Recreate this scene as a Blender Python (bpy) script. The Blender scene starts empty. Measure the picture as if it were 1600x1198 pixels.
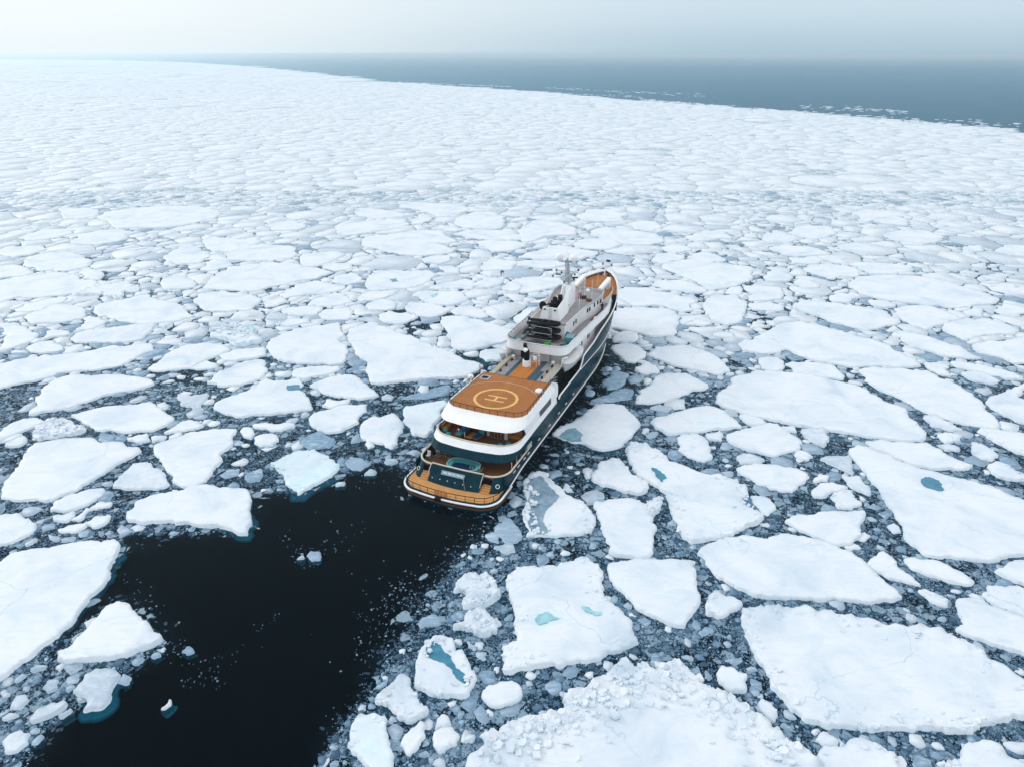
import bpy, math, random
import numpy as np
from mathutils import Vector, noise
from mathutils.geometry import delaunay_2d_cdt
SC = bpy.context.scene
COL = SC.collection
R = math.radians

# ------------------------------------------------------------------ camera
CAM_H = 50.0
F_PX = 1090.0            # focal length in pixels of the 1600 px wide photograph
PITCH = math.atan(514.0 / F_PX)
cam = bpy.data.cameras.new("camera"); camo = bpy.data.objects.new("camera", cam); COL.objects.link(camo)
cam.sensor_fit = 'HORIZONTAL'; cam.sensor_width = 36.0; cam.lens = 36.0 * F_PX / 1600.0
cam.clip_start = 1.0; cam.clip_end = 60000.0
camo.location = (0, 0, CAM_H); camo.rotation_euler = (R(90) - PITCH, 0, 0)
SC.camera = camo

# ------------------------------------------------------------------ sky and light
SUN_EL, SUN_AZ = R(27), R(-62)     # azimuth from +Y towards +X: pale sun behind the fog, ahead and to the left
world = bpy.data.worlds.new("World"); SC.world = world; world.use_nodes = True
wn = world.node_tree.nodes; wl = world.node_tree.links
for n in list(wn): wn.remove(n)
def wnode(t, **k):
    n = wn.new(t)
    for a, b in k.items(): setattr(n, a, b)
    return n
def wramp(stops):
    n = wn.new('ShaderNodeValToRGB'); cr = n.color_ramp
    while len(cr.elements) < len(stops): cr.elements.new(0.5)
    for e, (p, c) in zip(cr.elements, stops): e.position = p; e.color = (*c, 1)
    return n
sky = wnode('ShaderNodeTexSky', sky_type='NISHITA', sun_disc=False, sun_elevation=SUN_EL, sun_rotation=SUN_AZ % (2 * math.pi),
            altitude=0, air_density=1.0, dust_density=4.0, ozone_density=2.0)
tc = wnode('ShaderNodeTexCoord'); sep = wnode('ShaderNodeSeparateXYZ'); wl.new(tc.outputs['Generated'], sep.inputs[0])
mr = wnode('ShaderNodeMapRange'); wl.new(sep.outputs['Z'], mr.inputs['Value'])
mr.inputs['From Min'].default_value = -0.03; mr.inputs['From Max'].default_value = 0.30
# fog overhead: the overcast brightens with height; a darker bank lies on the open sea to the right
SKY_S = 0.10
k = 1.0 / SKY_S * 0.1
rampL = wramp([(0.0, (.82, .915, .96)), (0.09, (.85, .935, .975)), (0.20, (.89, .96, .99)), (0.45, (.93, 1.0, 1.03)), (1.0, (1.04, 1.08, 1.11))])  # upper stops raised: unseen sky behind the camera brightens the yacht's aft faces
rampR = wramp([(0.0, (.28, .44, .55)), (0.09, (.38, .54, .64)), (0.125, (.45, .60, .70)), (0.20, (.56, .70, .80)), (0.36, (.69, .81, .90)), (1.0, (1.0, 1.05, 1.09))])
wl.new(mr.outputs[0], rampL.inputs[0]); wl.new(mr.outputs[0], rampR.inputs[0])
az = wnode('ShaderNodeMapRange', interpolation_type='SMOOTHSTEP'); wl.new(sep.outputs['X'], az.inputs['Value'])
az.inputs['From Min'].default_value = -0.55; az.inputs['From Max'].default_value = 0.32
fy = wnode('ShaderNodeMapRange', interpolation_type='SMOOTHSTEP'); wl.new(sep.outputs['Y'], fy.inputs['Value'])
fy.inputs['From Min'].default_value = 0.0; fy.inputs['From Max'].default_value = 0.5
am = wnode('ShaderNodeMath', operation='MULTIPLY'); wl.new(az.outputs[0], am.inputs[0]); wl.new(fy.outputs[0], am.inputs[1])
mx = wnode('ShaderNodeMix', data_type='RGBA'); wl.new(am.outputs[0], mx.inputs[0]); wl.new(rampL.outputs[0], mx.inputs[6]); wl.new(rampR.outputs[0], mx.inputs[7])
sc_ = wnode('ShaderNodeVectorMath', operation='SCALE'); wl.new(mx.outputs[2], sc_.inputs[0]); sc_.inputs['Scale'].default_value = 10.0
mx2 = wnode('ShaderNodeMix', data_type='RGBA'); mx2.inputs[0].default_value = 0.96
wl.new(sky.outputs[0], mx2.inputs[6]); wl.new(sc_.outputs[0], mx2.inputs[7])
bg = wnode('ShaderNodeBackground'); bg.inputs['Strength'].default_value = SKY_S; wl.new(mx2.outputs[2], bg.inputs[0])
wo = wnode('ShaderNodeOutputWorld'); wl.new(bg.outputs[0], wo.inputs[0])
sun = bpy.data.lights.new("sun", 'SUN'); suno = bpy.data.objects.new("sun", sun); COL.objects.link(suno)
sun.energy = 0.85; sun.angle = R(22); sun.color = (1.0, 0.98, 0.95)
sd = Vector((math.sin(SUN_AZ) * math.cos(SUN_EL), math.cos(SUN_AZ) * math.cos(SUN_EL), math.sin(SUN_EL)))
suno.rotation_euler = sd.to_track_quat('Z', 'Y').to_euler()
vs = SC.view_settings; vs.view_transform = 'Standard'; vs.look = 'None'; vs.gamma = 1.0; vs.exposure = 0.06; vs.use_curve_mapping = False
SC.cycles.max_bounces = 8; SC.cycles.transparent_max_bounces = 12; SC.cycles.volume_bounces = 2
SC.cycles.use_denoising = True

# ------------------------------------------------------------------ helpers
def tag(o, label=None, cat=None, group=None, kind=None):
    if label: o['label'] = label
    if cat: o['category'] = cat
    if group: o['group'] = group
    if kind: o['kind'] = kind
    return o
def mesh_obj(name, verts, faces, mat=None, parent=None, smooth=False, loc=None, rot=None):
    me = bpy.data.meshes.new(name); me.from_pydata([tuple(v) for v in verts], [], [tuple(f) for f in faces]); me.update()
    if mat:
        for m in (mat if isinstance(mat, (list, tuple)) else [mat]): me.materials.append(m)
    if smooth: me.polygons.foreach_set('use_smooth', [True] * len(me.polygons))
    o = bpy.data.objects.new(name, me); COL.objects.link(o)
    if parent: o.parent = parent
    if loc: o.location = loc
    if rot: o.rotation_euler = rot
    return o
def fast_mesh(name, co, loops, starts, totals, mats, attr=None, smooth=False):
    me = bpy.data.meshes.new(name)
    me.vertices.add(len(co)); me.vertices.foreach_set('co', np.ascontiguousarray(co, dtype=np.float32).ravel())
    me.loops.add(len(loops)); me.loops.foreach_set('vertex_index', np.ascontiguousarray(loops, dtype=np.int32))
    me.polygons.add(len(starts)); me.polygons.foreach_set('loop_start', np.ascontiguousarray(starts, dtype=np.int32))
    try: me.polygons.foreach_set('loop_total', np.ascontiguousarray(totals, dtype=np.int32))
    except Exception: pass
    for m in mats: me.materials.append(m)
    if attr is not None:
        at = me.attributes.new('tint', 'FLOAT', 'POINT'); at.data.foreach_set('value', np.ascontiguousarray(attr, dtype=np.float32))
    me.update(calc_edges=True)
    if smooth: me.polygons.foreach_set('use_smooth', np.ones(len(starts), dtype=bool))
    o = bpy.data.objects.new(name, me); COL.objects.link(o)
    return o
class NT:
    def __init__(s, name):
        s.m = bpy.data.materials.new(name); s.m.use_nodes = True; s.t = s.m.node_tree; s.n = s.t.nodes; s.l = s.t.links
        for x in list(s.n): s.n.remove(x)
        s.out = s.n.new('ShaderNodeOutputMaterial')
    def __call__(s, typ, ins=None, **kw):
        n = s.n.new('ShaderNode' + typ)
        for a, b in kw.items(): setattr(n, a, b)
        for a, b in (ins or {}).items(): s.set(n, a, b)
        return n
    def set(s, n, a, b):
        i = n.inputs[a]
        if isinstance(b, bpy.types.Node): b = b.outputs[0]
        if isinstance(b, bpy.types.NodeSocket): s.l.new(b, i)
        else: i.default_value = b
    def ramp(s, fac, stops, interp='LINEAR'):
        n = s.n.new('ShaderNodeValToRGB'); cr = n.color_ramp; cr.interpolation = interp
        while len(cr.elements) < len(stops): cr.elements.new(0.5)
        for e, (p, c) in zip(cr.elements, stops):
            e.position = p; e.color = (*c, 1) if isinstance(c, (tuple, list)) else (c, c, c, 1)
        s.set(n, 0, fac); return n
    def mix(s, f, a, b, blend='MIX'):
        n = s.n.new('ShaderNodeMix'); n.data_type = 'RGBA'; n.blend_type = blend
        for i, v in ((0, f), (6, a), (7, b)):
            if isinstance(v, tuple) and len(v) == 3: v = (*v, 1)
            s.set(n, i, v)
        return n.outputs[2]
    def math(s, op, a, b=0.0, c=None):
        n = s.n.new('ShaderNodeMath'); n.operation = op; s.set(n, 0, a); s.set(n, 1, b)
        if c is not None: s.set(n, 2, c)
        return n.outputs[0]
    def noise(s, vec, scale, detail=3, rough=0.5, dist=0.0):
        n = s.n.new('ShaderNodeTexNoise'); s.set(n, 'Vector', vec)
        n.inputs['Scale'].default_value = scale; n.inputs['Detail'].default_value = detail; n.inputs['Roughness'].default_value = rough; n.inputs['Distortion'].default_value = dist
        return n.outputs[0]
    def surf(s, sh): s.l.new(sh if isinstance(sh, bpy.types.NodeSocket) else sh.outputs[0], s.out.inputs[0]); return s.m
def paint(name, col, rough=0.4, metal=0.0, var=0.08, scale=1.5, spec=0.22, coat=0.0, bump=0.0):
    t = NT(name); g = t('NewGeometry')
    nz = t.noise(g.outputs['Position'], scale, 5, 0.6)
    f = t('MapRange', {'Value': nz, 'From Min': 0.3, 'From Max': 0.7, 'To Min': 1 - var, 'To Max': 1 + var * 0.4})
    c = t('VectorMath', {0: tuple(col), 'Scale': f}, operation='SCALE')
    rr = t('MapRange', {'Value': nz, 'To Min': rough * 0.8, 'To Max': min(1, rough * 1.2)})
    b = t('BsdfPrincipled', {'Base Color': c, 'Roughness': rr, 'Metallic': metal, 'Specular IOR Level': spec, 'Coat Weight': coat})
    if bump:
        bp = t('Bump', {'Height': nz, 'Strength': bump, 'Distance': 0.02}); t.set(b, 'Normal', bp)
    return t.surf(b)
# ------------------------------------------------------------------ floe outlines, read off the photograph and laid out on the sea
# each tile: origin x, y in photo pixels; outlines in quarter pixels of that tile.  f(...) options: g = grey wet ice, h = freeboard, p = ponds
TILES = {'A': (0, 600), 'B': (0, 900), 'C': (400, 600), 'D': (400, 900), 'E': (800, 600), 'T': (800, 900), 'G': (1200, 600), 'H': (1200, 900),
         'a': (0, 300), 'b': (400, 300), 'c': (800, 300), 'd': (1200, 300)}
FLOES = []
def f(t, pts, label=None, **k):
    ox, oy = TILES[t]; v = [float(x) for x in pts.replace(',', ' ').split()]
    FLOES.append(dict(px=[(ox + v[i] / 4, oy + v[i + 1] / 4) for i in range(0, len(v), 2)], label=label, tile=t, **k))
f('a', "-40,1085 0,1075 180,1035 430,1010 700,960 920,945 965,985 850,1035 740,1090 480,1120 370,1130 330,1150 120,1195 0,1225 -40,1235")
f('A', "175,190 240,130 250,70 300,0 340,-30 450,-60 700,-60 870,-40 970,-5 900,20 700,60 500,120 350,160")
f('A', "440,195 520,170 700,135 940,110 1000,150 1090,210 1050,250 950,290 800,300 600,290 540,250")
f('A', "1110,60 1300,55 1290,100 1240,155 1130,130 1110,90", g=.5)
f('A', "1335,155 1345,115 1500,60 1660,-30 1870,-40 1910,70 1955,155 1800,175 1600,190 1480,205 1400,180", "white ice floe with a small dark melt hole at its far right corner", p=["1790,0 1870,-5 1890,25 1800,30"])
f('A', "-20,310 0,300 60,250 150,215 230,210 280,230 230,260 120,300 0,355 -20,360")
f('A', "205,330 230,270 340,215 420,225 540,285 500,305 400,320 240,350", b=1)
f('A', "30,380 70,355 150,320 165,355 120,385 60,390")
f('A', "610,320 650,305 730,315 720,355 650,360", g=.9)
f('A', "790,335 850,320 920,305 940,350 860,360")
f('A', "945,325 1040,320 1030,350 950,360")
f('A', "1025,300 1090,265 1180,220 1270,250 1260,265 1150,290 1040,305")
f('A', "5,705 10,650 60,580 130,480 165,430 215,370 350,345 500,335 600,345 650,365 760,360 870,395 880,415 830,450 700,520 560,610 480,660 400,690 320,725 200,720 60,720", "broad pointed white floe near the picture's left edge, tapering to the right")
f('A', "960,395 970,375 1080,340 1250,295 1400,278 1480,280 1450,330 1430,400 1370,440 1340,520 1280,610 1200,645 1130,635 1080,570 1010,480 965,430", "wedge shaped white floe narrowing downwards, above the slab that borders the black water")
f('A', "705,640 715,610 780,550 830,495 940,492 1010,540 1040,590 1060,625 1020,645 900,650 800,655", "small dome shaped greyish floe between two large white floes", g=.35)
f('A', "315,790 340,730 430,690 560,655 650,648 655,675 600,720 500,770 400,795")
f('A', "330,820 470,790 430,860 360,850")
f('A', "440,845 540,770 580,775 500,850")
f('A', "360,905 430,880 520,870 540,850 540,880 480,920 380,920")
f('A', "540,870 600,830 690,815 680,850 600,895")
f('A', "560,770 620,740 700,735 690,755 600,775")
f('A', "-60,830 0,820 110,805 190,845 225,905 130,960 0,1005 -60,1020", "white floe cut by the left picture edge, above the huge floe beside the black water")
f('A', "-120,1190 0,1110 80,1050 230,1025 400,1000 560,975 720,968 745,1005 715,1080 682,1200 640,1260 520,1380 380,1540 200,1690 60,1790 0,1835 -120,1920", "huge smooth white floe filling the lower left, its long edge along the black water", h=.55)
f('A', "790,800 850,730 1000,680 1130,665 1250,630 1290,625 1420,645 1500,650 1555,665 1555,780 1545,930 1500,930 1300,880 1180,860 980,855 870,860 800,845", "long white slab with a square right end at the top of the black water", h=.6, b=.3)
f('A', "730,900 760,870 830,910 750,940", g=.7)
f('A', "300,930 370,945 370,970 310,960", g=.7)
f('A', "380,960 470,945 460,970 390,980", g=.7)
f('A', "155,990 225,955 225,975 165,1005", g=.6)
f('A', "490,920 550,905 545,940 500,945", g=.7)
f('A', "260,880 340,865 340,890 270,905", g=.8)
f('A', "1505,300 1520,270 1570,275 1590,310 1570,340")
f('A', "1375,560 1430,525 1495,520 1490,560 1420,580", g=.8)
f('A', "1530,560 1600,530 1640,560 1620,600 1545,600", g=.9)
f('B', "360,470 430,450 500,370 560,310 640,210 740,155 840,220 920,290 1015,375 960,420 860,450 780,490 600,510 470,525 360,515", "triangular white floe with crumbling lower edge standing in the black water", h=.7, b=.35)
f('B', "345,565 400,530 405,545 370,585", g=.4)
f('B', "455,715 520,650 530,615 600,575 680,575 745,605 740,640 700,690 690,760 640,820 520,838 550,770 500,745", "grey wet floe just below the triangular white floe in black water", g=.55)
f('B', "735,655 770,600 815,625 800,665", g=.7)
f('B', "185,890 240,830 330,790 400,780 415,795 380,840 300,880 200,910", g=.5)
f('B', "15,1030 60,990 130,960 180,980 170,1040 100,1090 35,1095 30,1050", g=.3)
f('B', "195,1025 250,980 270,995 230,1040 195,1040", g=.7)
f('B', "60,820 100,745 160,735 175,770 130,820", g=.5)
f('B', "365,870 440,820 445,840 380,880", g=.6)
f('B', "1005,820 1060,760 1065,795 1030,818", "tiny pale ice chunk alone on the black water, lowest one", g=.4)
f('B', "10,880 60,850 115,865 40,890", g=.5)
f('B', "1135,460 1180,430 1210,465 1170,480", g=.9)
f('B', "0,720 30,700 60,735 20,755", g=.5)
f('B', "90,645 140,605 160,615 110,655", g=.6)
f('B', "190,570 230,545 290,550 270,575 200,590", g=.7)
f('B', "265,685 300,640 360,640 350,700 300,720", g=.7)
f('B', "410,640 440,615 490,600 480,650 430,670", g=.7)
f('B', "820,530 870,480 900,510 860,545", g=.8)
f('B', "940,490 990,465 1000,490 960,505", g=.8)
f('C', "330,10 460,-45 560,-60 640,-40 700,10 770,70 720,85 560,82 420,55")
f('C', "415,135 440,95 590,95 570,120 470,150")
f('C', "330,215 370,180 470,160 560,130 690,125 690,170 640,200 640,240 560,275 500,300 390,285 350,260", "rounded greyish white floe two floes left of the yacht's helicopter deck", g=.15)
f('C', "650,280 670,235 730,200 780,210 860,185 900,220 915,290 880,370 845,400 800,370 700,360 660,330", "round grey white floe just left of the yacht's aft decks", g=.15)
f('C', "680,370 720,355 740,380 700,400")
f('C', "920,170 935,140 1050,120 1180,100 1200,120 1160,200 1120,240 1090,300 1060,325 980,310 930,240", "white and turquoise floe touching the yacht's left side below the helicopter deck", q=.5)
f('C', "-20,250 130,250 240,245 240,265 180,280 60,275 -20,262")
f('C', "-10,330 60,310 130,320 140,350 100,380 30,385 -10,365")
f('C', "90,495 180,465 260,420 330,415 400,430 460,470 520,500 520,520 470,570 400,610 320,650 265,685 230,650 180,590 130,530", "turquoise tinted kite shaped floe with small lumps, left of the yacht's stern", q=.75, h=.4, b=.4)
f('C', "555,480 590,450 650,455 720,490 650,530 600,525 565,500", "grey thin ice plate between the turquoise floe and the yacht", g=.8)
f('C', "675,560 720,530 755,545 740,560", g=.6)
f('C', "810,460 880,460 885,485 840,495 810,490", g=.7)
f('C', "500,630 510,610 555,605 550,625", g=.5)
f('C', "785,75 820,60 860,75 850,95 800,95", g=.6)
f('C', "275,360 330,310 400,285 500,350 460,390 330,400", g=1)
f('C', "935,425 1000,410 1030,425 990,440", g=.6)
f('C', "320,1060 340,1035 400,1040 400,1090 350,1095", "small grey ice lump on the black water straight below the turquoise floe", g=.8)
f('C', "255,1085 290,1060 300,1080", g=.6)
f('C', "0,530 30,520 40,560 0,590", g=.7)
f('C', "1495,880 1560,825 1600,840 1660,930 1660,960 1600,985 1560,985", g=.75)
f('C', "1435,930 1480,915 1515,950 1515,985 1450,965", g=.7)
f('C', "1483,1015 1600,990 1620,1040 1560,1050", g=.6)
f('C', "910,85 1040,40 1200,0 1215,20 1200,55 1100,80 960,90", g=1)
f('C', "1010,20 1025,-5 1075,0 1078,35 1030,40", "small white block of ice on grey ice beside the helicopter deck", h=1.0)
f('D', "990,680 1000,600 1020,480 1060,400 1110,370 1210,385 1240,430 1240,470 1290,465 1330,540 1335,580 1380,630 1340,700 1310,750 1230,740 1200,750 1110,735 1040,700", "pale floe split by a deep blue meltwater band at the edge of the black water", g=.15, h=.5, b=.5, p=["1060,430 1110,385 1180,460 1230,520 1250,560 1300,590 1340,650 1300,655 1240,600 1190,540 1130,510 1080,490"])
f('D', "740,775 820,700 870,650 920,620 965,650 960,680 1010,735 1000,760 1080,830 1040,865 945,905 880,850", "jagged white floe pointing into black water below the blue pooled floe", h=.55, b=.6)
f('D', "575,1050 600,1010 590,970 615,900 660,870 740,860 810,875 810,960 830,1060 855,1150 860,1200 870,1260 760,1260 650,1130", "blue hollowed white floe on the bottom edge right of the black water", h=.5, b=.5, q=.5)
f('D', "905,1040 920,1000 970,950 1030,905 1060,930 1055,990 1000,1070 960,1110", "smooth oval white floe near the bottom edge between two rougher floes", h=.5)
f('D', "1110,1040 1110,980 1150,945 1230,950 1270,985 1250,1040 1190,1060 1150,1090", h=.6, b=.4)
f('D', "1125,930 1160,875 1200,890 1215,930 1190,945 1120,945", b=.8)
f('D', "1280,1010 1320,970 1370,995 1350,1030", b=.8)
f('D', "1235,90 1260,30 1330,-10 1440,-10 1500,50 1525,110 1500,140 1450,165 1420,195 1300,190 1290,150 1330,120 1290,80", b=1, q=.5, h=.6)
f('D', "1310,240 1400,205 1440,240 1500,290 1505,345 1400,365 1350,330 1230,320 1310,290", b=1, h=.6)
f('D', "1470,290 1500,250 1535,290 1500,310")
f('D', "1015,290 1040,250 1120,232 1160,260 1150,295 1060,300 1030,315", g=.8)
f('D', "1220,240 1270,208 1305,230 1290,260 1230,270", g=.9)
f('D', "1410,740 1440,690 1530,655 1600,650 1650,680 1660,740 1600,790 1520,810 1450,790", "small round white floe right of the blue pooled floe", h=.5, b=.3)
f('D', "1365,830 1400,795 1440,830 1450,890 1430,910 1380,870", g=.8)
f('D', "1375,470 1440,470 1410,505", g=.6)
f('D', "1320,400 1370,430 1370,455 1330,435", g=.6)
f('D', "1015,1110 1060,1085 1085,1110 1050,1130", g=.8)
f('E', "250,310 300,265 380,235 460,180 520,125 620,120 690,130 740,180 805,245 760,300 720,350 640,400 570,410 510,400 460,370 380,360 300,330", "greyish floe with a blue grey pool at its pointed end by the yacht's hull", g=.2, p=["290,318 340,272 400,262 445,305 435,345 380,350"], pc=1)
f('E', "770,115 800,65 880,-20 930,-60 1090,-70 1180,-20 1225,0 1210,30 1080,60 960,105 860,120")
f('E', "865,235 900,205 1020,175 1180,140 1290,150 1350,190 1440,265 1380,270 1200,295 1070,305 980,315 900,270", q=.3)
f('E', "860,145 920,130 1005,145 980,165 920,165", g=.6)
f('E', "1035,350 1070,310 1160,310 1220,350 1240,400 1250,460 1200,480 1130,460 1040,410", "creamy round floe ringed by crushed ice, right of the yacht", q=-1)
f('E', "1210,310 1300,290 1320,320 1310,350 1230,340")
f('E', "1272,108 1300,48 1380,0 1388,-48 1520,-80 1720,-72 1960,-40 2120,0 2240,60 2340,112 2460,152 2528,240 2588,332 2560,352 2460,356 2200,324 2000,288 1780,256 1600,216 1440,180", "largest flat white floe right of the yacht, long and lens shaped", h=.45)
f('E', "2160,-88 2260,-108 2440,-100 2600,-80 2760,-8 2880,60 2960,160 3040,240 3048,272 2960,272 2800,240 2680,208 2560,160 2400,72 2240,0")
f('E', "1340,315 1450,280 1600,240 1660,245 1740,310 1815,360 1800,400 1720,420 1640,450 1560,430 1440,400 1360,360")
f('E', "1405,450 1440,430 1530,445 1580,470 1560,490 1430,490", g=.4)
f('E', "1400,525 1450,505 1650,500 1750,520 1850,560 1830,610 1780,650 1700,670 1600,635 1500,590", g=.1)
f('E', "1420,190 1500,180 1570,220 1590,240 1510,260 1440,220")
f('E', "710,405 740,360 790,370 870,400 950,440 980,480 1080,510 1200,560 1330,580 1400,600 1460,640 1480,690 1460,730 1530,780 1575,830 1540,860 1440,900 1350,940 1280,960 1180,975 1120,985 1070,950 1040,860 1000,800 980,720 920,640 850,600 780,550 735,480", "long white floe with two turquoise pools right of the yacht's stern", h=.55, b=.6, p=["870,505 930,530 970,570 940,600 900,560", "1450,725 1475,690 1500,700 1525,770 1500,765"])
f('E', "1492,690 1560,690 1640,740 1650,770 1600,812 1575,810 1545,770 1490,725", g=.9, q=1.5, label="teal shallow flooded ice between white floes right of the yacht's stern")
f('E', "500,590 500,560 550,490 600,475 670,465 700,500 740,555 790,590 855,635 840,665 790,685 700,670 640,640 560,630", h=.5, b=.5, label="small rugged white floe left of the long floe with two turquoise pools")
f('E', "510,735 620,725 720,715 800,725 830,760 880,830 905,900 880,1010 830,1085 740,1075 610,1050 590,970 560,860", "smooth square shouldered white floe below the small rugged floe", h=.5)
f('E', "820,760 900,720 935,715 920,790 880,830", b=1)
f('E', "65,790 100,740 80,680 70,610 110,560 170,540 230,555 250,600 310,650 340,690 430,730 480,780 525,840 495,920 430,935 250,945 90,948 90,870", "half grey half white floe just right of the yacht's stern corner", h=.4, b=.5, p=["100,750 105,700 92,620 125,572 180,560 220,605 265,650 298,690 250,740 200,800 205,870 225,915 160,925 105,880"], pc=2)
f('E', "320,650 340,615 380,665 350,665", g=.4)
f('E', "455,40 480,15 520,40 500,65 465,60", "small rounded ice lump close to the yacht's right hull side", g=.9, h=.6)
f('E', "490,100 560,70 700,20 760,30 740,90 600,105 520,115", g=1)
f('E', "1160,1048 1240,992 1440,944 1700,932 1820,948 2000,1000 2120,1048 2208,1112 2288,1200 2400,1280 2440,1328 2392,1344 2240,1364 2120,1344 1920,1344 1680,1328 1520,1320 1360,1240 1240,1140", "broad almond shaped white floe above the biggest floe in the lower right", h=.55)
f('G', "105,850 180,815 400,795 600,785 605,830 580,940 530,990 430,1005 330,960 200,910", "bright white bowl shaped floe left of the big floe with a dark blue pond", h=.5)
f('G', "325,465 400,450 510,445 530,510 530,560 430,510", g=.5)
f('G', "615,1120 640,1090 720,1040 780,1080 850,1170 960,1260 900,1240 760,1210 660,1160")
f('G', "850,1090 900,1080 1060,1100 1180,1160 1290,1230 1270,1250 1180,1240 1000,1190 900,1150")
f('G', "505,405 560,380 620,395 720,430 880,500 1050,545 1200,590 1400,640 1500,690 1580,720 1700,760 1700,1060 1600,1062 1480,1080 1330,1100 1200,1085 1080,1080 980,1060 880,980 850,930 850,880 790,790 720,700 640,590 550,480", "large white floe at the right edge with one dark blue pond", h=.5, p=["960,600 985,565 1040,575 1090,610 1105,645 1080,655 1000,635"])
f('G', "605,360 700,345 860,360 990,365 1080,410 1180,470 1280,510 1250,530 1050,530 900,500 780,460 680,410", g=.15)
f('G', "1310,290 1340,270 1450,285 1550,300 1680,325 1680,440 1560,430 1470,380 1370,330", b=.4)
f('G', "1360,110 1380,85 1460,60 1560,15 1680,-20 1680,260 1550,230 1470,190 1400,150")
f('G', "1270,360 1340,375 1440,440 1400,475 1340,465 1280,430", b=.6)
f('G', "1060,310 1120,300 1220,320 1200,350 1110,365")
f('G', "1375,500 1440,480 1520,520 1600,570 1640,600 1560,600 1450,580 1400,550", b=.5)
f('G', "275,660 330,615 440,625 500,640 460,665 380,680 340,705 290,700", b=.4)
f('G', "390,700 450,660 520,660 590,740 520,775 440,770", b=.5)
f('G', "285,590 320,560 380,570 370,600 290,605")
f('G', "460,570 560,580 640,650 640,690 560,660 500,620", b=.5)
f('G', "205,290 280,275 380,290 380,350 350,390 290,360 230,320", g=.4, b=.5)
f('G', "165,430 210,412 280,450 250,470 190,460", g=.2)
f('G', "70,270 170,250 180,300 120,290")
f('G', "620,760 660,740 705,765 690,778", g=.8)
f('G', "690,800 740,785 775,805 740,835", g=.9)
f('G', "480,1005 540,990 585,1020 520,1030")
f('G', "745,880 790,865 830,920 790,925")
f('G', "560,960 600,920 640,940 600,975")
f('G', "1060,380 1130,375 1200,395 1190,415 1110,410", g=.4)
f('G', "1420,1165 1500,1120 1680,1080 1680,1270 1640,1260 1520,1220")
f('G', "970,200 1050,200 1150,250 1220,285 1150,290 1020,260", b=.5, q=.3)
f('H', "-160,200 -100,200 0,195 150,200 300,225 450,240 570,260 650,275 740,310 880,320 960,312 1080,340 1200,400 1290,440 1400,540 1500,590 1600,650 1700,690 1700,840 1600,880 1500,895 1350,915 1300,950 1120,965 1000,950 800,945 650,960 500,935 380,940 240,900 150,830 60,720 0,600 -60,520 -120,400 -160,280", "biggest floe in the lower right, grey patched with two bluish spots", h=.55, b=.6, g=.12)
f('H', "1180,160 1210,135 1330,140 1450,200 1560,240 1700,270 1700,520 1500,450 1350,400 1230,360 1180,330", h=.5)
f('H', "1340,110 1370,60 1420,60 1560,70 1700,130 1700,262 1540,228 1440,190 1380,150", b=.6)
f('H', "940,85 980,78 1060,110 1130,150 1120,185 1060,170 1000,130", b=.5)
f('H', "300,1010 330,970 370,965 440,1010 430,1055 350,1040", "small blunt white block at the bottom, under the biggest lower right floe", h=.7)
f('H', "450,1000 490,1050 450,1060", h=.6)
f('H', "310,1110 350,1060 480,1065 510,1020 600,1030 700,1060 790,1110 790,1150 830,1230 700,1280 300,1280 350,1180", h=.6, b=.5)
f('H', "800,1120 840,1115 870,1160 850,1200 790,1170", h=.5)
f('H', "1110,1190 1210,1130 1240,1050 1340,1020 1440,1060 1500,1120 1600,1160 1700,1200 1700,1280 1120,1280", "broken white floe in the bottom right corner", h=.7, b=.7)
f('H', "1475,1035 1530,1030 1700,1060 1700,1120 1560,1100", b=.3)
f('H', "1060,1160 1100,1145 1120,1175 1080,1180")
f('T', "-290,1280 -290,1190 -270,1130 -170,1070 -165,1000 -60,955 0,920 80,880 180,882 270,855 340,820 335,765 350,730 430,705 500,675 580,640 625,600 660,560 720,528 770,565 830,560 890,590 915,605 905,560 1010,540 1100,580 1170,655 1160,680 1230,710 1310,745 1420,810 1500,850 1600,930 1700,1020 1780,1070 1880,1130 1940,1200 1960,1280", "enormous white floe cut by the bottom edge, with a rubble ridge on its far side", h=.7, b=1.0)
f('T', "-30,0 0,-20 80,-60 200,-60 350,-90 440,-120 540,-70 570,-20 575,130 620,180 690,220 735,270 750,330 788,405 740,430 600,470 480,525 300,560 170,555 90,570 0,595 -50,590 -55,480 -20,420 40,370 15,300 10,180 -15,100", "large cracked white floe with two turquoise pools, straight below the yacht's stern", h=.6, b=.4, p=["145,260 165,220 230,205 260,235 320,245 240,260 170,290", "430,170 480,175 530,205 560,205 565,228 530,230 470,210"], pc=3)
f('T', "610,0 600,-80 700,-90 850,-110 1000,-110 1120,-100 1150,-40 1150,60 1180,120 1150,200 1100,260 1080,310 1010,300 940,270 850,230 770,180 720,120 640,50", "smooth white floe with turquoise foot right of the cracked floe with pools", h=.55, q=.3)
f('T', "1215,200 1230,120 1290,100 1390,125 1440,160 1420,190 1330,240 1290,250 1220,230", "small lumpy white floe above the biggest lower right floe's corner", h=.6, b=.6)
f('T', "1280,600 1310,555 1380,570 1470,620 1450,650 1465,710 1430,715 1320,670", "small rough square white floe between the two biggest foreground floes", h=.5, b=.5)
f('T', "1540,790 1560,760 1620,790 1660,850 1640,900 1600,870", h=.5, b=.4)
f('T', "210,690 240,645 290,645 310,680 260,730", g=.85)
f('T', "1330,515 1430,500 1440,515 1390,540", g=.8)
f('T', "1120,580 1160,550 1180,590 1150,610", g=.85)
f('T', "1210,580 1250,620 1230,640", g=.85)
f('T', "1490,630 1560,660 1560,700 1500,670", g=.85)
f('T', "1390,760 1430,745 1440,780 1400,780", g=.8)
f('T', "1465,570 1520,560 1535,580", g=.8)
f('T', "1170,340 1210,310 1260,330 1190,360", g=.85)
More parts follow.
